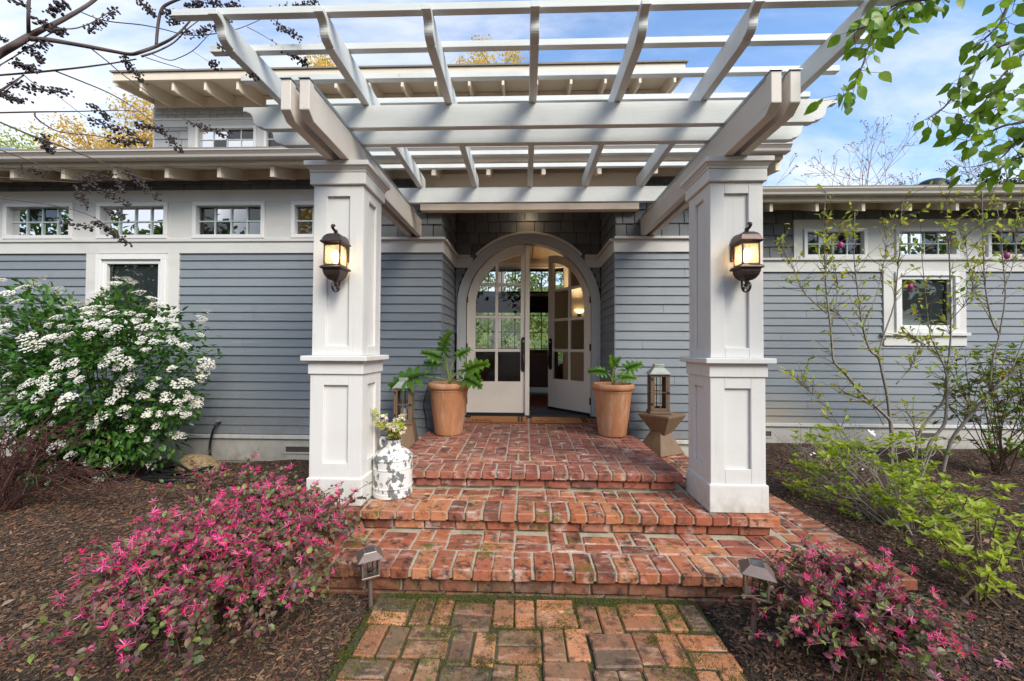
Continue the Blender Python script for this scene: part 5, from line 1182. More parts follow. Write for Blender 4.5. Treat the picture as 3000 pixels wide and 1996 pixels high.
# cable beside the pot
q = MB(); q.tube(smooth_poly([(-1.07, 4.54, 1.02), (-1.09, 4.545, .99), (-1.149, 4.548, .807), (-1.156, 4.548, .70), (-1.127, 4.54, .59), (-1.118, 4.53, .50), (-1.09, 4.52, .462), (-.98, 4.50, .461)]), .005, 6)
tag(obj('cable', q, 'hose_black', smooth=True), 'thin black cable hanging on the siding beside the left pot', 'cable')
q = MB(); q.tube(smooth_poly([(1.13, 4.47, .462), (1.15, 4.50, .47), (1.165, 4.53, .55), (1.15, 4.55, .63), (1.10, 4.55, .68)]), .005, 6)
tag(obj('cable', q, 'hose_black', smooth=True), 'short black cable behind the pot right of the door', 'cable')
# solar path lights
def solar(x, y, h, rz, tilt, s, lab):
    S = empty('path_light', lab, 'path light', (x, y, .0), 0, group='solar stake lights by the path'); S.rotation_euler = (tilt[0], tilt[1], rz)
    q = MB(); q.lathe([(.012*s, -.05), (.0125*s, h-.12*s)], 12); obj('stake', q, 'solar_bronze', S, smooth=True, auto=40)
    z0 = h-.12*s; z1 = h-.012*s; b = .048*s
    q = MB(); q.sq([(b-.004, z0-.0), (b, z0+.003), (b, z0+.012), (b-.003, z0+.013)]); q.lathe([(.016*s, z0+.0131), (.012*s, z0+.018)], 12); obj('base_plate', q, 'solar_bronze', S, .001)
    for sx in (-1, 1):
        for sy in (-1, 1): q = MB(); a, c = sorted((sx*b, sx*(b-.008*s))); d, e = sorted((sy*b, sy*(b-.008*s))); q.box(a, c, d, e, z0+.0135, z1); obj('post', q, 'solar_bronze', S)
    g = MB(); k = b-.004*s
    for sx in (-1, 1): g.add([(sx*k, -k, z0+.014), (sx*k, k, z0+.014), (sx*k, k, z1), (sx*k, -k, z1)], [(0, 1, 2, 3)]); g.add([(-k, sx*k, z0+.014), (k, sx*k, z0+.014), (k, sx*k, z1), (-k, sx*k, z1)], [(0, 1, 2, 3)])
    obj('pane', g, 'thin_glass', S)
    q = MB(); q.lathe([(.017*s, z0+.02), (.017*s, z1)], 14); obj('inner_tube', q, 'thin_glass', S, smooth=True); q = MB(); q.tube([(0, 0, z0+.03), (0, 0, z1-.01)], .003*s, 6); obj('filament', q, 'terracotta', S)
    q = MB(); q.sq([(.068*s, z1+.0005), (.070*s, z1+.004), (.036*s, z1+.034*s), (.033*s, z1+.038*s)]); obj('roof', q, 'solar_bronze', S, .0012)
    q = MB(); q.box(-.026*s, .026*s, -.026*s, .026*s, z1+.0385*s, z1+.040*s); obj('solar_cell', q, 'solar_cell', S)
solar(-.800, 2.085, .318, math.radians(28), (.02, -.03), .92, 'bronze solar stake light beside the large pink shrub'); solar(1.075, 1.935, .362, math.radians(-22), (-.02, .06), 1.02, 'brown solar stake light leaning by the smaller pink shrub')
# spigot, hose and rock
sg = empty('spigot', 'brass garden tap on the siding above the hose', 'tap', (-3.556, 4.565, .506))
q = MB(); q.tube([(0, 0, 0), (0, -.05, 0), (0, -.07, -.01), (-.004, -.08, -.035)], [.011, .011, .012, .011], 8); obj('body', q, 'bronze', sg, smooth=True)
q = MB(); q.lathe([(.022, .028), (.022, .034)], 10, (0, -.05)); q.tube([(0, -.05, .005), (0, -.05, .03)], .005, 6); obj('valve_wheel', q, 'zinc_sheet', sg)
q = MB(); pts = [(-3.56, 4.485, .468), (-3.575, 4.475, .42), (-3.60, 4.47, .30), (-3.595, 4.46, .20), (-3.56, 4.42, .15), (-3.46, 4.25, .12)]
for k in range(34):
    a = k*.62+.9; rad = .27+.05*math.sin(k*1.7); pts.append((-3.44+rad*1.2*math.cos(a), 3.98+rad*.60*math.sin(a), float(ground_h(-3.44+rad*1.2*math.cos(a), 3.98+rad*.60*math.sin(a)))+.022+.0022*k+.006*math.sin(k*2.3)))
pts += [(-3.72, 3.76, .105), (-3.9, 3.72, .10), (-4.1, 3.70, .10)]
q.tube(smooth_poly(pts, 4), .0125, 8); q.tube(smooth_poly([(-3.70, 3.80, .14), (-3.64, 3.82, .24), (-3.52, 3.84, .275), (-3.36, 3.82, .22), (-3.15, 3.76, .16), (-2.98, 3.78, .13), (-3.1, 3.70, .125), (-3.4, 3.66, .13), (-3.66, 3.72, .135), (-3.5, 3.69, .155), (-3.2, 3.70, .15), (-3.02, 3.82, .14)], 4), .0125, 8); tag(obj('garden_hose', q, 'hose_black', smooth=True), 'coiled black garden hose around the tan boulder by the wall', 'hose')
def rock(c, r_, seed, lab, name='boulder', m='sandstone'):
    bm = bmesh.new(); bmesh.ops.create_icosphere(bm, subdivisions=3, radius=1); rr = np.random.RandomState(seed); K = rr.normal(0, 1, (7, 3)); ph = rr.uniform(0, 6, 7)
    for v in bm.verts:
        p = np.array(v.co); d = 1+sum(.06*math.sin(2.2*K[i].dot(p)+ph[i]) for i in range(7)); v.co = Vector((p[0]*r_[0]*d, p[1]*r_[1]*d, max(p[2], -.5)*r_[2]*d))
    me = bpy.data.meshes.new(name); bm.to_mesh(me); bm.free(); me.materials.append(MATS[m]); me.polygons.foreach_set('use_smooth', [True]*len(me.polygons))
    o = link(name, me); o.location = c; return tag(o, lab, 'rock')
rock((-3.38, 4.04, .08), (.24, .15, .18), 3, 'tan sandstone boulder inside the hose coil')
rock((-2.02, 2.55, .05), (.17, .09, .045), 5, 'flat tan stone under the pink shrub', 'flat_stone'); rock((3.55, 3.55, .10), (.16, .10, .04), 8, 'flat orange stone in the mulch beyond the lime shrub', 'flat_stone', 'terracotta')
rock((-2.12, 3.62, .09), (.055, .03, .03), 9, 'small pale pebble in the mulch left of the porch', 'pebble')
q = MB(); q.tube(smooth_poly([(-5.2, 2.55, .05), (-4.4, 2.75, .06), (-3.9, 2.95, .065), (-3.5, 3.25, .075), (-3.2, 3.5, .08), (-3.05, 3.72, .08)], 5), .008, 6); tag(obj('irrigation_tube', q, 'tan_tube', smooth=True), 'thin tan irrigation tube lying across the mulch', 'tube')

# ================================================================== mulch
def chips(n, region, seed, m, lo=.012, hi=.034):
    rs = np.random.RandomState(seed); x0, x1, y0, y1 = region; u_ = rs.rand(n)
    y = y0*(y1/y0)**u_; x = rs.uniform(x0, x1, n); keep = np.abs(x) < 2.1*y+1.6
    stp = (np.abs(x-XC) < 2.0)*(y > 2.19); pth = (x > -.80)*(x < .94)*(y < 2.2); wall = (y > 4.53)*(x < 2.5)+(y > 5.46)
    keep &= ~(stp.astype(bool) | pth.astype(bool) | wall.astype(bool)); x, y = x[keep], y[keep]; n = len(x)
    z = ground_h(x, y)+rs.uniform(.0, .014, n); a = rs.uniform(0, 2*PI, n); L_ = rs.uniform(lo, hi, n)*(1+.7*(rs.rand(n) > .93)); w = L_*rs.uniform(.16, .42, n); h = rs.uniform(.002, .006, n)
    D = np.stack([np.cos(a), np.sin(a), rs.normal(0, .22, n)], 1); D /= np.linalg.norm(D, axis=1, keepdims=True); S = np.stack([-np.sin(a), np.cos(a), rs.normal(0, .3, n)], 1); U = np.cross(D, S)
    P = np.stack([x, y, z], 1); T = [(-.5, -.5, 0), (-.45, .5, 0), (-.5, .05, 1), (.5, -.35, 0), (.42, .45, 0), (.46, .0, .8)]
    V = np.stack([P+D*(L_*t[0])[:, None]+S*(w*t[1])[:, None]+U*(h*t[2])[:, None] for t in T], 1).reshape(-1, 3).tolist()
    F = [tuple(i+6*j for i in f) for j in range(n) for f in ((0, 1, 4, 3), (0, 3, 5, 2), (1, 2, 5, 4), (0, 2, 1), (3, 4, 5))]
    stuff(link('mulch', mesh_of('mulch', V, F, m)))
chips(32000, (-7.5, -.75, 1.2, 4.6), 1, 'mulch_chip_grey', .011, .034); chips(26000, (-7.5, -.75, 1.6, 4.6), 2, 'mulch_chip', .011, .037)
chips(33000, (.9, 8, 1.2, 5.5), 3, 'mulch_chip_grey', .011, .034); chips(29000, (.9, 8, 1.4, 5.5), 4, 'mulch_chip', .011, .037)
chips(15000, (-3.6, -.75, 1.15, 2.6), 6, 'mulch_chip_grey', .007, .024); chips(9000, (-4.5, -.75, 2.2, 4.5), 7, 'mulch_chip', .008, .026); chips(16000, (.9, 4.0, 1.15, 2.8), 8, 'mulch_chip_grey', .007, .024); chips(9000, (1.9, 6, 2.2, 5.4), 9, 'mulch_chip', .008, .026)
rs = np.random.RandomState(5); n = 210; x = np.where(rs.rand(n) < .5, rs.uniform(-4.5, -.9, n), rs.uniform(1.05, 4.8, n)); y = 1.35*(4.4/1.35)**rs.rand(n)
k = ~((np.abs(x-XC) < 2.0)*(y > 2.19)).astype(bool); x, y = x[k], y[k]; n = len(x); a = rs.uniform(0, 6.28, n)
V, F = scatter(np.stack([x, y, ground_h(x, y)+.012], 1), np.stack([np.cos(a), np.sin(a), rs.normal(0, .2, n)], 1), rs.uniform(.03, .065, n), .7, T_LEAF, rs); stuff(link('leaf_litter', mesh_of('leaf_litter', V, F, 'dead_leaf')))

# ================================================================== plants
def branchy(paths, rad0, rad1, n=5, k=3):
    q = MB()
    for p in paths: pp = smooth_poly(p, k); q.tube(pp, np.linspace(rad0, rad1, len(pp)), n)
    return q
def big_shrub():
    S = empty('flowering_shrub', 'large dark green shrub covered in flat white flower clusters by the left wall', 'shrub', (-4.13, 3.86, 0))
    rs = np.random.RandomState(12); c = np.array([-.06, 0, .93]); R_ = np.array([.96, .66, .98])
    def surf(n, lo, hi):
        d = rs.normal(0, 1, (n, 3)); d /= np.linalg.norm(d, axis=1, keepdims=True); d[:, 1] = np.where(rs.rand(n) < .72, -np.abs(d[:, 1]), d[:, 1])
        b = .98+.15*np.sin(5*d[:, 0]+1)*np.sin(4*d[:, 2]+2)+.10*np.sin(9*d[:, 0]+3*d[:, 1])+.07*np.sin(13*d[:, 2]+5*d[:, 0])
        f = (lo+(hi-lo)*rs.rand(n)**.6)*b; sq = np.where(d[:, 2] < 0, np.maximum(.62, 1-.35*np.abs(d[:, 2])), 1)
        return c+d*R_*f[:, None]*np.stack([sq, sq, np.ones(n)*np.where(d[:, 2] < 0, .86, 1)], 1), d
    P, d = surf(11500, .42, 1.05); k = P[:, 2] > .03; P, d = P[k], d[k]; D = d+rs.normal(0, .55, P.shape); D[:, 2] -= .15
    V, F = scatter(P, D, rs.uniform(.045, .08, len(P)), .58, T_LEAF, rs); stuff(link('foliage', mesh_of('foliage', V, F, 'viburnum_leaf'), S))
    paths = []
    for i in range(46):
        q_, dd = surf(1, .85, 1.0); t = q_[0]; paths.append([(rs.normal(0, .12), rs.normal(0, .10), 0), (t[0]*.4, t[1]*.4, t[2]*.45), tuple(t)])
    obj('stems', branchy(paths, .011, .003), 'bark_brown', S)
    CM = []
    for s in range(5):
        rr = np.random.RandomState(s); n = 46; a = rr.uniform(0, 6.28, n); r_ = np.sqrt(rr.rand(n)); Pc = np.stack([np.cos(a)*r_, np.sin(a)*r_*rr.uniform(.8, 1), .34*(1-r_**2)+rr.normal(0, .05, n)], 1)
        PP = np.repeat(Pc, 4, 0); aa = np.tile(np.arange(4)*PI/2, n)+np.repeat(rr.uniform(0, 1.5, n), 4); DD = np.stack([np.cos(aa), np.sin(aa), np.full(len(aa), .35)], 1)
        V, F = scatter(PP, DD, rr.uniform(.13, .2, len(PP)), .95, T_DIAM, rr, np.tile((0, 0, 1.), (len(PP), 1))); st_ = MB(); st_.v = V; st_.f = F
        for i in range(0, n, 3): st_.add([(0, 0, -.55), (.02, 0, -.55), tuple(Pc[i]), (0, .02, -.5)], [(0, 1, 2), (0, 2, 3)])
        CM.append(mesh_of('flower_cluster', st_.v, st_.f, 'viburnum_flower'))
    n = 0
    while n < 298:
        q_, dd = surf(1, 1.0, 1.11); p, d0 = q_[0], dd[0]
        if p[2] < .12 or d0[1] > .35: continue
        if d0[2] < -.2 and rs.rand() < .6: continue
        up_ = Vector((d0[0]*.7+rs.normal(0, .2), d0[1]*.9-.25, max(.25, d0[2])+.35)); ax = up_.orthogonal(); s = rs.uniform(.030, .058)*(1 if rs.rand() < .85 else 1.3)
        o = link('flower_cluster', CM[n % 5], S, orient(p, ax, up_, s)); n += 1
big_shrub()

leaf_mat('loropetalum_petal', [(.90, .045, .29), (.92, .10, .40), (.80, .025, .16), (.92, .19, .48), (.88, .06, .32), (.90, .30, .54), (.84, .035, .24), (.62, .08, .18)], .35, .5)
PET = []
for s in range(5):
    rr = random.Random(s); V = []; F = []
    for k in range(15):
        a = rr.uniform(0, 6.28); el = rr.uniform(-.2, 1.1); d = Vector((math.cos(a)*math.cos(el), math.sin(a)*math.cos(el), math.sin(el))); w = d.cross(Vector((rr.uniform(-1, 1), rr.uniform(-1, 1), rr.uniform(-1, 1)))).normalized()*.052
        L_ = rr.uniform(.7, 1.1); dr = Vector((rr.uniform(-.2, .2), rr.uniform(-.2, .2), rr.uniform(-.35, .1))); b = len(V)
        p1 = d*L_*.5; p2 = d*L_+dr*.6; V += [tuple(-w*.5), tuple(w*.5), tuple(p1+w), tuple(p1-w), tuple(p2+w*.8), tuple(p2-w*.8)]; F += [(b, b+1, b+2, b+3), (b+3, b+2, b+4, b+5)]
    PET.append(mesh_of('fringe_flower', V, F, 'loropetalum_flower'))
def loropetalum(name, lab, base, nb, reach, hgt, nfl, seed, azf=None, leafn=34, fsz=(.017, .030), extra=0, more=()):
    S = empty(name, lab, 'shrub', base); rs = np.random.RandomState(seed); paths = []; LP = []; LD = []; fl = []
    for i in range(nb+len(more)):
        a = rs.uniform(0, 2*PI) if azf is None else azf(rs); rx = reach[0] if math.cos(a) < 0 else reach[1]; ry = reach[2] if math.sin(a) < 0 else reach[3]
        L_ = rs.uniform(.35, 1.0)**.8; t = np.array([math.cos(a)*rx*L_, math.sin(a)*ry*L_, 0]); top = hgt*rs.uniform(.75, 1.1)*(1.05-.55*L_)
        b0 = np.array([rs.normal(0, .10), rs.normal(0, .10), 0]); m1 = b0*.6+t*.38; m1[2] = top*.95; m2 = t*.75; m2[2] = top*1.0; e = t.copy(); e[2] = max(.05, top*rs.uniform(.55, 1.0))
        pp = smooth_poly([tuple(b0), tuple(m1), tuple(m2), tuple(e)] if i < nb else [tuple(np.array(p)-np.array(base)) for p in more[i-nb]], 4); paths.append(pp)
        # side twigs
        tw = [pp]
        for j in range(4):
            p, d = along(pp, rs.uniform(.35, .95)); dd = d+rs.normal(0, .8, 3); dd[2] = abs(dd[2])*.5; dd /= np.linalg.norm(dd); q_ = [tuple(p), tuple(p+dd*rs.uniform(.05, .13)), tuple(p+dd*rs.uniform(.14, .22)+np.array([0, 0, -.02]))]; tw.append(q_); paths.append(q_)
        for q_ in tw:
            m_ = leafn if q_ is pp else 11
            for j in range(m_):
                f = rs.uniform(.10 if q_ is pp else .05, 1); p, d = along(q_, f); LP.append(p+rs.normal(0, .007, 3)); LD.append(d*.5+rs.normal(0, .7, 3)+np.array([0, 0, .1]))
            for j in range(4 if q_ is pp else 2):
                p, d = along(q_, rs.uniform(.45, 1)); fl.append(p+rs.normal(0, .008, 3))
    q = MB()
    for p in paths: q.tube(p, np.linspace(.0028, .0009, len(p)), 4)
    obj('stems', q, 'bark_brown', S)
    LP, LD = np.array(LP), np.array(LD); V, F = scatter(LP, LD, rs.uniform(.017, .036, len(LP)), .80, T_LEAF, rs); stuff(link('foliage', mesh_of('foliage', V, F, 'loropetalum_leaf'), S))
    fl = np.array(fl); fl = fl[rs.permutation(len(fl))]; srt = fl[np.argsort(-(fl[:, 2]+rs.normal(0, .10, len(fl))))]; sc_ = srt[:nfl]; ex = srt[nfl:nfl+extra]
    for i, p in enumerate(sc_): link('flower', PET[i % 5], S, orient(p, rs.normal(0, 1, 3), (rs.normal(0, .5), -.5+rs.normal(0, .4), 1), rs.uniform(*fsz)))
    if len(ex):
        V = []; F = []
        for p in ex:
            me = PET[rs.randint(5)]; M = orient(p, rs.normal(0, 1, 3), (rs.normal(0, .5), -.5+rs.normal(0, .4), 1), rs.uniform(*fsz)); k = len(V)
            V += [tuple(M @ v.co) for v in me.vertices]; F += [tuple(i+k for i in f.vertices) for f in me.polygons]
        stuff(link('flowers', mesh_of('flowers', V, F, 'loropetalum_petal'), S))
loropetalum('pink_shrub', 'large sprawling shrub of bright pink fringe flowers left of the path', (-1.51, 1.97, .02), 215, (.54, .62, .74, 1.0), .62, 300, 3, fsz=(.019, .035), leafn=72, extra=1050, more=[[(-1.5, 2.1, .3), (-1.22, 2.28, .46), (-.95, 2.36, .50)], [(-1.6, 2.2, .3), (-1.8, 2.5, .52), (-1.92, 2.72, .62)], [(-1.5, 2.2, .3), (-1.65, 2.5, .50), (-1.72, 2.66, .56)], [(-1.7, 2.1, .3), (-2.1, 2.5, .38), (-2.40, 2.75, .40)], [(-1.4, 2.0, .3), (-1.15, 2.12, .42), (-.98, 2.18, .40)]])
loropetalum('pink_shrub', 'smaller pink fringe-flower shrub with burgundy and green leaves right of the path', (1.46, 1.82, .03), 50, (.42, .31, .36, .45), .46, 200, 7, leafn=56, fsz=(.017, .030), extra=90)
loropetalum('pink_sprig', 'stray burgundy sprig with pink flowers beside the boulder', (-2.62, 3.10, .06), 7, (.55, .2, .1, .6), .34, 26, 19, azf=lambda r_: r_.uniform(1.5, 3.0), leafn=16)

rs = np.random.RandomState(77); n = 420; lf = rs.rand(n) < .62; x = np.where(lf, rs.normal(-1.35, .38, n), rs.normal(1.5, .3, n)); y = np.where(lf, rs.normal(1.75, .35, n), rs.normal(1.7, .22, n)); k = (y > 1.2) & (y < 2.17); x, y = x[k], y[k]; a = rs.uniform(0, 6.28, len(x))
V, F = scatter(np.stack([x, y, np.maximum(ground_h(x, y)+.016, np.where(np.abs(x) < .9, .052, 0))], 1), np.stack([np.cos(a), np.sin(a), rs.normal(0, .15, len(x))], 1), rs.uniform(.008, .016, len(x)), .3, T_DIAM, rs); stuff(link('fallen_petals', mesh_of('fallen_petals', V, F, 'loropetalum_petal')))
def whorl_shrub(name, lab, base, tips, lm, sm, lsize, per, seed, wid=.5, rad=(.008, .002)):
    S = empty(name, lab, 'shrub', base); rs = np.random.RandomState(seed); LP = []; LD = []; paths = []
    mains = []
    for i, t in enumerate(tips):
        t = np.array(t); m = t*np.array([.45, .45, .5])+rs.normal(0, .03, 3)
        if i % 7 == 0 or not mains: mains.append((m, t)); paths.append([(rs.normal(0, .03), rs.normal(0, .03), 0), tuple(m), tuple(t)])
        else:
            M0 = min(mains, key=lambda a: np.linalg.norm(a[1]-t)); f = rs.uniform(.15, .8); s0 = M0[0]+(M0[1]-M0[0])*f; m = (s0+t)/2+np.array([0, 0, -.02]); paths.append([tuple(s0), tuple(m), tuple(t)])
        for j in range(per): a = 2*PI*j/per+rs.uniform(-.3, .3); LP.append(t+rs.normal(0, .004, 3)); LD.append((math.cos(a), math.sin(a), rs.uniform(.2, .95)))
        for j in range(per//2): p, d = along([tuple(m), tuple(t)], rs.uniform(.3, .95)); LP.append(p); LD.append(rs.normal(0, 1, 3)+np.array([0, 0, .4]))
    q = MB()
    for i, p in enumerate(paths): pp = smooth_poly(p, 3); q.tube(pp, np.linspace(rad[0] if np.linalg.norm(p[0]) < .15 else rad[0]*.45, rad[1], len(pp)), 4)
    obj('stems', q, sm, S)
    LP, LD = np.array(LP), np.array(LD); V, F = scatter(LP, LD, rs.uniform(lsize*.7, lsize*1.25, len(LP)), wid, T_LEAF, rs); stuff(link('foliage', mesh_of('foliage', V, F, lm), S)); return S
rs = np.random.RandomState(31)
tips = []
tiers = [(rs.uniform(-.42, .58), rs.uniform(-.10, .85), rs.uniform(.10, .70)) for _ in range(40)]
for i in range(215):
    c = tiers[rs.randint(40)]; tips.append((c[0]+rs.normal(0, .085), c[1]+rs.normal(0, .07), max(.05, c[2]*(1-.30*abs(c[0]))+rs.normal(0, .03))))
whorl_shrub('lime_shrub', 'low lime green azalea with tiered leaf whorls in the right bed', (2.62, 2.78, .10), tips, 'lime_leaf', 'bark_grey', .046, 9, 1)
tips = [(rs.uniform(-.28, .34), rs.uniform(-.2, .25), rs.uniform(.10, .62)) for i in range(66)]
whorl_shrub('green_shrub', 'upright green shrub with glossy leaf rosettes behind the right pink shrub', (2.42, 2.22, .06), tips, 'spring_green', 'bark_brown', .048, 6, 2, .55)
whorl_shrub('seedling', 'feathery bright green seedling at the edge of the brick step', (2.50, 3.52, .10), [(rs.normal(0, .10), rs.normal(0, .07), rs.uniform(.03, .11)) for i in range(46)], 'spring_green', 'lime_stem', .026, 6, 3, .35, (.002, .001))
wa = whorl_shrub('white_azalea', 'twiggy azalea with a few white blooms beside the right column', (2.95, 3.95, .10), [(rs.uniform(-.42, .35), rs.uniform(-.3, .3), rs.uniform(.15, .58)) for i in range(70)], 'azalea_leaf', 'bark_grey', .020, 4, 4, .5, (.006, .0015))
WB = blossom_mesh('white_petal', 'blossom', 6, 3) if False else None
mat('white_petal', (.80, .79, .74), .6)
WB = blossom_mesh('white_petal', 'blossom', 5, 3)
for i in range(13): link('blossom', WB, wa, orient((rs.uniform(-.40, .3), rs.uniform(-.32, .1), rs.uniform(.16, .55)), rs.normal(0, 1, 3), (rs.normal(0, .6), -.8, .8), rs.uniform(.008, .014) if i else .032))
tips = [(rs.normal(0, .30), rs.normal(0, .2), rs.uniform(.2, 1.35)) for i in range(165)]
whorl_shrub('broadleaf_shrub', 'glossy broadleaf shrub with some orange leaves at the far right', (5.10, 4.45, .09), tips, 'holly_leaf', 'bark_brown', .062, 6, 5, .5, (.009, .002))
# leafless barberry at the left edge
S = empty('barberry', 'twiggy dark red barberry at the left edge in front of the white shrub', 'shrub', (-4.05, 2.95, .03)); rs = np.random.RandomState(41); paths = []; LP = []; LD = []
for i in range(70):
    a = rs.uniform(0, 6.28); L_ = rs.uniform(.25, .62); h = rs.uniform(.35, .95); e = (math.cos(a)*L_*1.2, math.sin(a)*L_*.7, h*rs.uniform(.7, 1)); p = [(rs.normal(0, .05), rs.normal(0, .05), 0), (e[0]*.35, e[1]*.35, h*.65), e]
    if i < 9: e = (rs.uniform(.7, 1.15), rs.uniform(-.1, .35), rs.uniform(.05, .4)); p = [(0, 0, 0), (e[0]*.45, e[1]*.4, .38), e]
    pp = smooth_poly(p, 4); paths.append(pp)
    for j in range(5):
        c, d = along(pp, rs.uniform(.4, .95)); dd = d+rs.normal(0, .7, 3); dd /= np.linalg.norm(dd); paths.append([tuple(c), tuple(c+dd*.09), tuple(c+dd*.16)])
    for j in range(60): c, d = along(paths[-1-rs.randint(0, 6)], rs.uniform(.15, 1)); LP.append(c+rs.normal(0, .01, 3)); LD.append(rs.normal(0, 1, 3))
q = MB()
for p in paths: q.tube(p, np.linspace(.0045, .0012, len(p)), 4)
obj('stems', q, 'barberry_stem', S); V, F = scatter(LP, LD, rs.uniform(.012, .024, len(LP)), .7, T_DIAM, rs); stuff(link('foliage', mesh_of('foliage', V, F, 'barberry_leaf'), S))

# magnolia in front of the right wing
S = empty('magnolia_tree', 'multi-stemmed young magnolia with sparse lime leaves against the right wing', 'tree', (4.2, 4.5, .08)); o0 = Vector((4.2, 4.5, .08))
q = MB(); rs = np.random.RandomState(51); LP = []; LD = []; tw = MB()
for pl in MAGNOLIA:
    pp = [tuple(np.array(p[:3])-np.array(o0)) for p in pl]; n_ = 3; sp_ = smooth_poly(pp, n_); rad = np.interp(np.linspace(0, 1, len(sp_)), np.linspace(0, 1, len(pl)), [p[3] for p in pl])*.78; q.tube(sp_, rad, 7)
    L_ = sum((Vector(sp_[i+1])-Vector(sp_[i])).length for i in range(len(sp_)-1))
    for j in range(int(14+L_*14)):
        f = rs.uniform(.30, 1); c, d = along(sp_, f); dd = d*.7+rs.normal(0, .5, 3)*np.array([1, .7, 1]); dd[2] = abs(dd[2])*.6+.25; dd /= np.linalg.norm(dd); l2 = rs.uniform(.05, .24); e = c+dd*l2
        tw.tube([tuple(c), tuple(c+dd*l2*.5+rs.normal(0, .008, 3)), tuple(e)], [.003, .0022, .0014], 4)
        for k in range(rs.randint(1, 4)): LP.append(e-dd*rs.uniform(0, l2*.7)*(k > 0)); LD.append(dd*.8+rs.normal(0, .5, 3))
obj('trunk', q, 'bark_grey', S, smooth=True); stuff(obj('twigs', tw, 'bark_brown', S))
V, F = scatter(LP, LD, rs.uniform(.03, .082, len(LP)), .52, T_LEAF, rs); stuff(link('foliage', mesh_of('foliage', V, F, 'magnolia_leaf'), S))
for c in ((-.87, -.2, 2.42), (-.02, -.05, 2.0), (.70, -.3, 2.28)):
    b = MB(); b.ball(c, .024, 8, 1, 1, 1.5); o = obj('flower_bud', b, 'magnolia_pink', S, smooth=True)
# crape myrtle reaching in from the left
S = empty('bare_tree', 'bare branching tree with dark seed clusters at the top left', 'tree', (-3.5, 1.7, 0)); o0 = np.array((-3.5, 1.7, 0)); q = MB()
q.tube([(0, 0, -.1), (.05, .05, 1.2), (.15, .12, 2.2), (.687, .25, 2.856)], [.075, .06, .05, .028], 10)
for p0 in MYRTLE[1:]:
    if p0[0][0] < -2.72: q.tube([(.15, .12, 2.1+.0*p0[0][2]), tuple(np.array(p0[0][:3])-o0)], [.02, p0[0][3]], 6)
for pl in MYRTLE:
    pp = smooth_poly([tuple(np.array(p[:3])-o0) for p in pl], 4); q.tube(pp, np.interp(np.linspace(0, 1, len(pp)), np.linspace(0, 1, len(pl)), [p[3]*.75 for p in pl]), 7)
obj('trunk', q, 'bark_dark', S, smooth=True)
rs = np.random.RandomState(61); q = MB(); ICO = None
bm = bmesh.new(); bmesh.ops.create_icosphere(bm, subdivisions=1, radius=1); IV = np.array([v.co[:] for v in bm.verts]); IF = [tuple(v.index for v in f.verts) for f in bm.faces]; bm.free()
for (a, b) in PODS:
    A_, B_ = np.array(a[:3]), np.array(b[:3]); n = int(a[3]*2.0); L_ = np.linalg.norm(B_-A_)
    q.tube([tuple(A_-o0), tuple((A_+B_)/2-o0+rs.normal(0, .006, 3)), tuple(B_-o0)], [.002, .0016, .001], 4)
    for k in range(n):
        t = rs.rand(); p = A_+(B_-A_)*t+rs.normal(0, .010+.05*L_*.3*(1-t)*.6, 3)-o0; s = rs.uniform(.0034, .0072); J = IV*(1+rs.normal(0, .28, (len(IV), 1)))*s; q.add((J+p).tolist(), IF)
obj('seed_clusters', q, 'seed_pod', S)
# pear branches hanging in at the top right
S = empty('pear_tree', 'leafy green pear tree reaching in at the top right', 'tree', (3.9, 1.5, 0)); o0 = np.array((3.9, 1.5, 0)); q = MB()
q.tube([(0, 0, -.1), (-.05, .05, 1.5), (-.1, .1, 3.4)], [.09, .075, .05], 10); conn = []
for pl in PEAR:
    p0 = np.array(pl[0][:3])-o0; f0 = np.array((-.1, .1, 3.2 if p0[2] > 3.2 else 2.5)); cn = smooth_poly([tuple(f0), tuple(f0*.7+p0*.3+np.array((0, .06, .16))), tuple(f0*.35+p0*.65+np.array((0, -.05, .10))), tuple(p0)], 4)
    q.tube(cn, np.linspace(.028, pl[0][3], len(cn)), 6); conn.append(cn)
    pp = smooth_poly([tuple(np.array(p[:3])-o0) for p in pl], 4); q.tube(pp, np.interp(np.linspace(0, 1, len(pp)), np.linspace(0, 1, len(pl)), [p[3] for p in pl]), 6)
obj('trunk', q, 'bark_dark', S, smooth=True)
leaf_mat('pear_crown', [(.12, .235, .022), (.18, .31, .028), (.085, .18, .022), (.26, .37, .035)], .45, .35)
PL_ = [leaf_object_mesh('pear_leaf', 'pear_leaf', 1, w, c) for w, c in ((.66, .10), (.60, .35), (.72, .2), (.55, .55), (.64, -.12))]
rs = np.random.RandomState(71); pt_ = MB(); cnt = 0
lens = [sum(np.linalg.norm(np.array(p[i+1][:3])-np.array(p[i][:3])) for i in range(len(p)-1)) for p in PEAR]
for pl, L_ in zip(PEAR, lens):
    pp = smooth_poly([tuple(np.array(p[:3])-o0) for p in pl], 4)
    for j in range(int(299*L_/sum(lens))):
        f = rs.uniform(.12, 1); c, d = along(pp, f); off = rs.normal(0, 1, 3); off[2] -= .25; off /= np.linalg.norm(off); b = c+off*rs.uniform(.02, .085)
        pt_.tube([tuple(c), tuple((c+b)/2+rs.normal(0, .004, 3)), tuple(b)], [.0014, .0012, .001], 4)
        dd = off*.6+np.array([rs.normal(0, .35), rs.normal(0, .35), -.75]); s = rs.uniform(.044, .080)
        link('leaf', PL_[rs.randint(5)], S, orient(b, dd, (rs.normal(0, .6), -1+rs.normal(0, .5), rs.normal(0, .5)), s)); cnt += 1
c = np.array((1.02, .98, 2.12)) if False else None
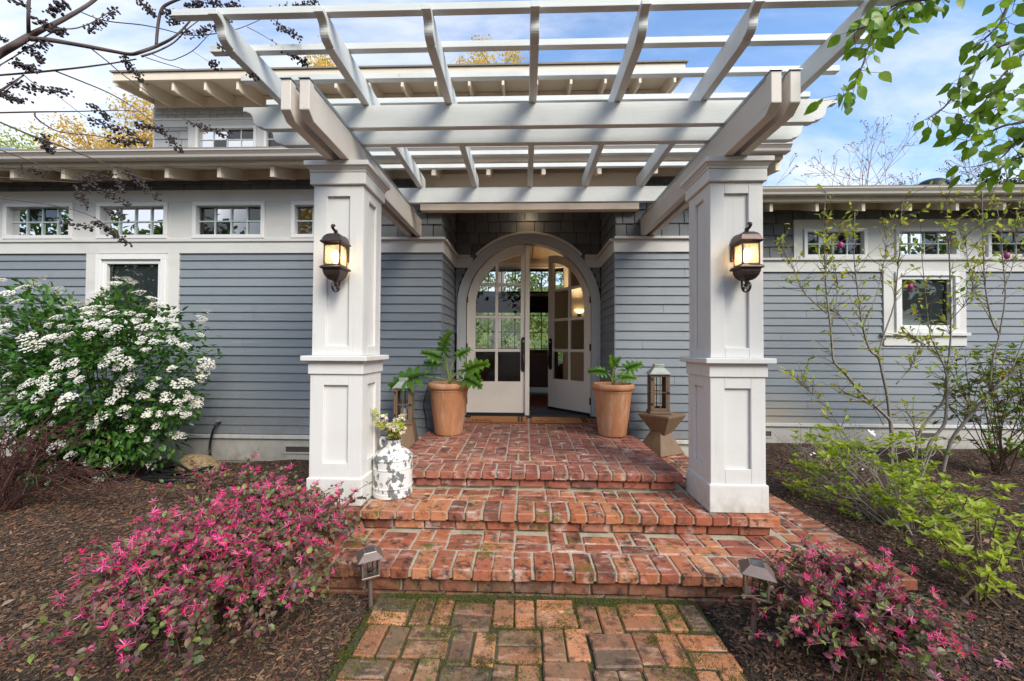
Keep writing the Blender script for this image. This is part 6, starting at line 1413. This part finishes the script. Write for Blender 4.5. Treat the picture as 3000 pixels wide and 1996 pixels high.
bl = np.array((2.02-3.9, 1.42-1.5, 2.74)); link('leaf', PL_[1], S, orient(bl, (-.25, -.1, -1), (.4, -1, .1), .16)); pt_.tube([tuple(bl), (-1.2, .3, 3.0)], [.0016, .003], 4)
LP = []; LD = []
for cn in conn:                                            # the rest of the crown, outside the photograph
    for j in range(60):
        c, d = along(cn, rs.uniform(0, .9)); b = c+rs.normal(0, .11, 3); w = b+o0
        if w[0] > 1.40*w[1]+.20: LP.append(b); LD.append((rs.normal(0, .4), rs.normal(0, .4), -.8))
V, F = scatter(LP, LD, rs.uniform(.05, .085, len(LP)), .75, T_LEAF, rs); stuff(link('crown', mesh_of('crown', V, F, 'pear_crown'), S))
stuff(obj('twigs', pt_, 'bark_brown', S))

# ================================================================== trees beyond
def tree(name, lab, base, trunk_h, lumps, lm, n, lsz, seed, bark='bark_grey', group=None, trunk_r=.25, wid=.7):
    S = empty(name, lab, 'tree', base, group=group); rs = np.random.RandomState(seed); q = MB(); q.tube([(0, 0, -.3), (rs.normal(0, .15), 0, trunk_h*.5), (0, 0, trunk_h)], [trunk_r, trunk_r*.8, trunk_r*.55], 9)
    LP = []; LD = []; vol = [l[3]*l[4]*l[5] for l in lumps]
    for l, v in zip(lumps, vol):
        c = np.array(l[:3]); R_ = np.array(l[3:6]); q.tube([(0, 0, trunk_h*.9), tuple(c*np.array([.5, .5, 1])-np.array([0, 0, R_[2]*.6])), tuple(c)], [trunk_r*.5, trunk_r*.3, .03], 6)
        m = int(n*v/sum(vol)); k = max(8, m//60); d = rs.normal(0, 1, (k, 3)); d /= np.linalg.norm(d, axis=1, keepdims=True); f = rs.uniform(.35, 1.0, (k, 1)); cl = c+d*R_*f
        for a in cl[::3]: q.tube([tuple(c*.7+a*.3), tuple(a)], [.03, .008], 4)
        P = np.repeat(cl, max(1, m//k), 0)+rs.normal(0, 1, (k*max(1, m//k), 3))*R_*.13; LP.append(P); LD.append(rs.normal(0, 1, P.shape))
    LP, LD = np.concatenate(LP), np.concatenate(LD); obj('trunk', q, bark, S)
    V, F = scatter(LP, LD, rs.uniform(lsz*.6, lsz*1.3, len(LP)), wid, T_DIAM, rs); stuff(link('crown', mesh_of('crown', V, F, lm), S))
tree('oak_tree', 'golden leaved oak beyond the left roof', (-17.5, 18, 0), 7, [(-2.8, 0, 10.2, 2.0, 2, 1.6), (.6, 0, 11.0, 2.2, 2, 1.9), (3.1, 0, 10.2, 1.9, 2, 1.8), (-.6, .5, 9.2, 4, 2, 1.6)], 'oak_golden', 26000, .125, 1)
tree('lime_tree', 'bright lime green tree at the far left edge beyond the roof', (-23.6, 18, 0), 6, [(0, 0, 10.0, 2.0, 2, 1.6), (1.0, 0, 9.0, 2.4, 2, 1.2)], 'spring_green', 6500, .125, 2)
tree('oak_tree', 'golden oak top peeking over the middle of the upper roof', (-1.4, 18, 0), 10, [(0, 0, 13.9, 1.5, 1.5, 1.2), (-1.1, 0, 13.4, 1.4, 1.4, 1.0), (3.6, 0, 13.0, .6, .8, 1.0)], 'oak_golden', 4600, .125, 3)
tree('oak_tree', 'golden oak top peeking over the upper roof left of the joists', (-9.3, 18, 0), 10, [(0, 0, 13.6, 1.3, 1.3, 1.25), (1.2, 0, 13.2, 1.0, 1, .9)], 'oak_golden', 3400, .125, 4)
tree('evergreen_tree', 'dark evergreen behind the pear leaves at the far right', (24.5, 20, 0), 5, [(-1.2, 0, 8.4, 2.4, 2, 1.6), (.8, 0, 9.0, 2.2, 2, 1.9)], 'evergreen_leaf', 5000, .22, 5)
def bare_tree(name, lab, base, h, spread, seed, rootr=.11):
    S = empty(name, lab, 'tree', base); rs = np.random.RandomState(seed); q = MB(); LP = []
    def grow(p, d, L_, r_, depth):
        e = p+d*L_; q.tube([tuple(p), tuple(p+d*L_*.5+rs.normal(0, .03*L_, 3)), tuple(e)], [r_, r_*.85, r_*.7], 4 if depth > 1 else 6)
        if depth >= 6 or L_ < .12:
            LP.append(e); return
        for k in range(rs.randint(2, 4)): dd = d+rs.normal(0, .45, 3)*np.array([spread, .8, .55]); dd[2] += .12; dd /= np.linalg.norm(dd); grow(e, dd, L_*rs.uniform(.62, .82), max(.008, r_*.58), depth+1)
    grow(np.zeros(3), np.array([0, 0, 1.]), h*.34, rootr, 0); obj('trunk', q, 'bare_twig', S); LP = np.array(LP); V, F = scatter(LP, rs.normal(0, 1, LP.shape), .13, .5, T_DIAM, rs); stuff(link('buds', mesh_of('buds', V, F, 'dead_leaf'), S))
bare_tree('bare_tree', 'leafless tree standing beyond the right wing roof', (15.6, 19, 0), 10.2, 1.1, 3); bare_tree('bare_tree', 'smaller leafless tree just right of the porch column top', (11.2, 19, 0), 8.9, .9, 6, .07)
bare_tree('bare_tree', 'leafless tree next to the evergreen at the far right', (20.6, 19, 0), 9.4, 1.0, 8, .09)
# green slope behind the house
xs = np.linspace(-70, 70, 60); ys = np.linspace(27, 75, 24); X, Y = np.meshgrid(xs, ys); Z = -.6+9.5*np.clip((Y-27)/22, 0, 1)**.8+.5*np.sin(X*.35)+.4*np.sin(Y*.6+X*.2)
V = np.stack([X.ravel(), Y.ravel(), Z.ravel()], 1).tolist(); F = [(j*60+i, j*60+i+1, (j+1)*60+i+1, (j+1)*60+i) for j in range(23) for i in range(59)]; struct(link('hill', mesh_of('hill', V, F, 'hill_green', True)))
# garden behind the house, seen through the back window
for i, (x, y, h) in enumerate(((-6.5, 24, 7.0), (-3.2, 22.5, 7.5), (.2, 23.5, 8.0), (3.4, 22.5, 7.5), (6.5, 24, 7.0))):
    tree('garden_tree', ['pale green garden tree at the far left of the back window', 'pale green garden tree left of centre behind the back window', 'tall yellow green garden tree seen through the door gap', 'pale garden tree right of centre behind the back window', 'pale green garden tree at the far right of the back window'][i], (x, y, -.2), h*.3, [(0, 0, h*.22, 2.2, 1.5, h*.24), (0, 0, h*.5, 2.1, 1.5, h*.28), (.5, 0, h*.78, 1.8, 1.4, h*.22), (-.8, .3, h*.6, 1.7, 1.2, h*.25)], 'garden_leaf', 5200, .19, 20+i, group='trees in the back garden', trunk_r=.12)
# woodland across the drive, behind the viewer, mirrored in the window glass
spots = [(-34, -11, 9), (-26, -12, 10.5), (-19, -11, 8.5), (-12, -13, 10.5), (-5.5, -11.5, 9), (2, -14, 10.5), (9, -12, 8.5), (16, -13, 10), (23, -11, 8.5), (31, -12, 10)]
ords = ['first', 'second', 'third', 'fourth', 'fifth', 'sixth', 'seventh', 'eighth', 'ninth', 'tenth']
for i, (x, y, h) in enumerate(spots):
    tree('woodland_tree', 'broadleaf tree across the drive, %s from the left end of the row' % ords[i], (x, y, -.2), h*.35, [(0, 0, h*.55, 3.4, 2.2, h*.33), (1.6, 0, h*.75, 2.6, 2, h*.22), (-1.7, .3, h*.68, 2.6, 1.8, h*.22), (0, .2, h*.25, 3.4, 2, h*.2)], ('oak_golden' if i in (3,) else 'tree_leaf'), 3200, .42, 40+i, group='trees across the drive')
print('objects', len(bpy.data.objects))
